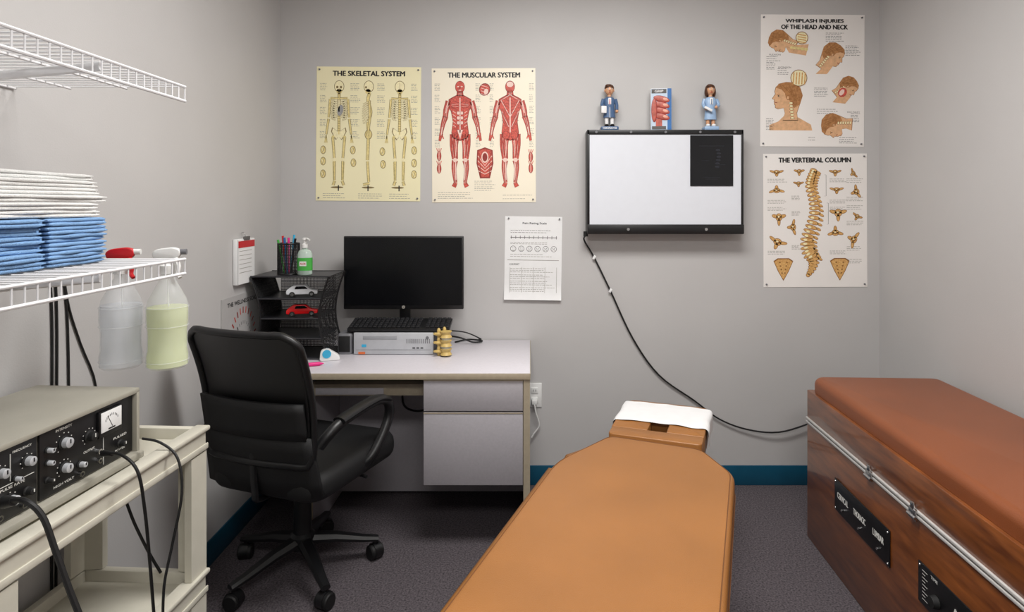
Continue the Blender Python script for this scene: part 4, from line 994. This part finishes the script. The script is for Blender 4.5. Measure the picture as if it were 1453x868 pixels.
for (y, z, r, m) in [(.205, .12, .0105, SILVER), (.205, .068, .0095, SILVER), (.14, .108, .010, BLACKM), (.165, .058, .006, SILVER), (.245, .12, .005, SILVER), (.245, .095, .005, SILVER), (.245, .06, .005, BLACKM), (.05, .058, .007, BLACKM),
                     (.29, .118, .009, SILVER), (.345, .118, .009, SILVER), (.29, .06, .007, BLACKM), (.325, .06, .009, SILVER), (.375, .06, .009, SILVER), (.38, .118, .007, BLACKM), (.315, .095, .0045, SILVER), (.42, .118, .009, SILVER), (.42, .06, .009, SILVER), (.47, .1, .01, SILVER)]:
    knob(y, z, r, m)
for (y, z) in [(.115, .065), (.115, .045), (.165, .038), (.30, .038), (.35, .038)]:
    b = MB(); b.cyl((.002, -y, z), (.009, -y, z), .006, CHROME, n=12); b.cyl((.008, -y, z), (.0095, -y, z), .003, INK, n=10); b.build("jack", parent=dv)

# lead cables
def cable(pts, r, lab, plug=True):
    b = MB(); b.tube(pts, r, RUBBER, k=6, n=8)
    if plug:
        d = (pts[1]-pts[0]).normalized(); b.cyl(pts[0]-d*.004, pts[0]+d*.03, r*2.2, RUBBER, r2=r*1.5, n=12)
    b.build("lead_cable", label=lab, category="cable", group="leads of the therapy unit")
cable([S(148, 643, 1.31), S(172, 645, 1.28), S(195, 668, 1.27), S(205, 720, 1.28), S(212, 790, 1.30), S(219, 880, 1.32)], .0032, "black lead plugged into therapy unit and hanging down")
cable([S(202, 622, 1.44), S(228, 628, 1.44), S(252, 650, 1.435), S(258, 700, 1.42), S(245, 770, 1.40), S(233, 830, 1.38), S(231, 890, 1.37)], .003, "thin black lead looping over the cart edge", False)
cable([S(8, 712, 1.03), S(34, 710, 1.0), S(60, 732, 1.0), S(80, 785, 1.0), S(98, 835, 1.0), S(120, 890, 1.0)], .0048, "thick black lead with plug hanging in front of cart")
cable([S(180, 714, 1.56), S(192, 745, 1.56), S(212, 785, 1.58), S(228, 812, 1.55)], .0035, "black lead hanging beneath cart tray", False)

# ---------------------------------------------------------------- lights
def fixture(x, y, power, sx=1.2, sy=.6):
    t = thing("ceiling_light", "white recessed fluorescent ceiling panel", "ceiling light", (x, y, CEIL))
    b = MB()
    for (dx, dy, w, h) in [(0, sy/2, sx+.04, .03), (0, -sy/2, sx+.04, .03), (sx/2, 0, .03, sy), (-sx/2, 0, .03, sy)]: b.box((dx, dy, -.012), (w, h, .022), WHITE, .003)
    b.build("frame", parent=t)
    b = MB(); b.box((0, 0, -.008), (sx-.03, sy-.03, .006), DIFF); b.build("diffuser", parent=t)
    l = bpy.data.lights.new("panel_lamp", 'AREA'); l.shape = 'RECTANGLE'; l.size = sx-.04; l.size_y = sy-.04; l.energy = power; l.color = (1, .985, .96)
    o = bpy.data.objects.new("panel_lamp", l); scene.collection.objects.link(o); o.parent = t; o.location = (0, 0, -.03)
fixture(0.25, 1.6, 42); fixture(0.25, -.6, 37)  # second panel is unseen behind the camera, added as soft fill light
w = bpy.data.worlds.new("world"); scene.world = w; w.use_nodes = True
w.node_tree.nodes["Background"].inputs[0].default_value = (.8, .85, .9, 1); w.node_tree.nodes["Background"].inputs[1].default_value = .3

# ---------------------------------------------------------------- camera
cam = bpy.data.cameras.new("camera"); co = bpy.data.objects.new("camera", cam); scene.collection.objects.link(co)
co.location = (0, 0, EYE); co.rotation_euler = (pi/2, 0, 0)
cam.sensor_width = 36; cam.lens = F/1453*36; cam.shift_x = -25.5/1453; cam.shift_y = -144/1453; cam.clip_start = .02
scene.camera = co
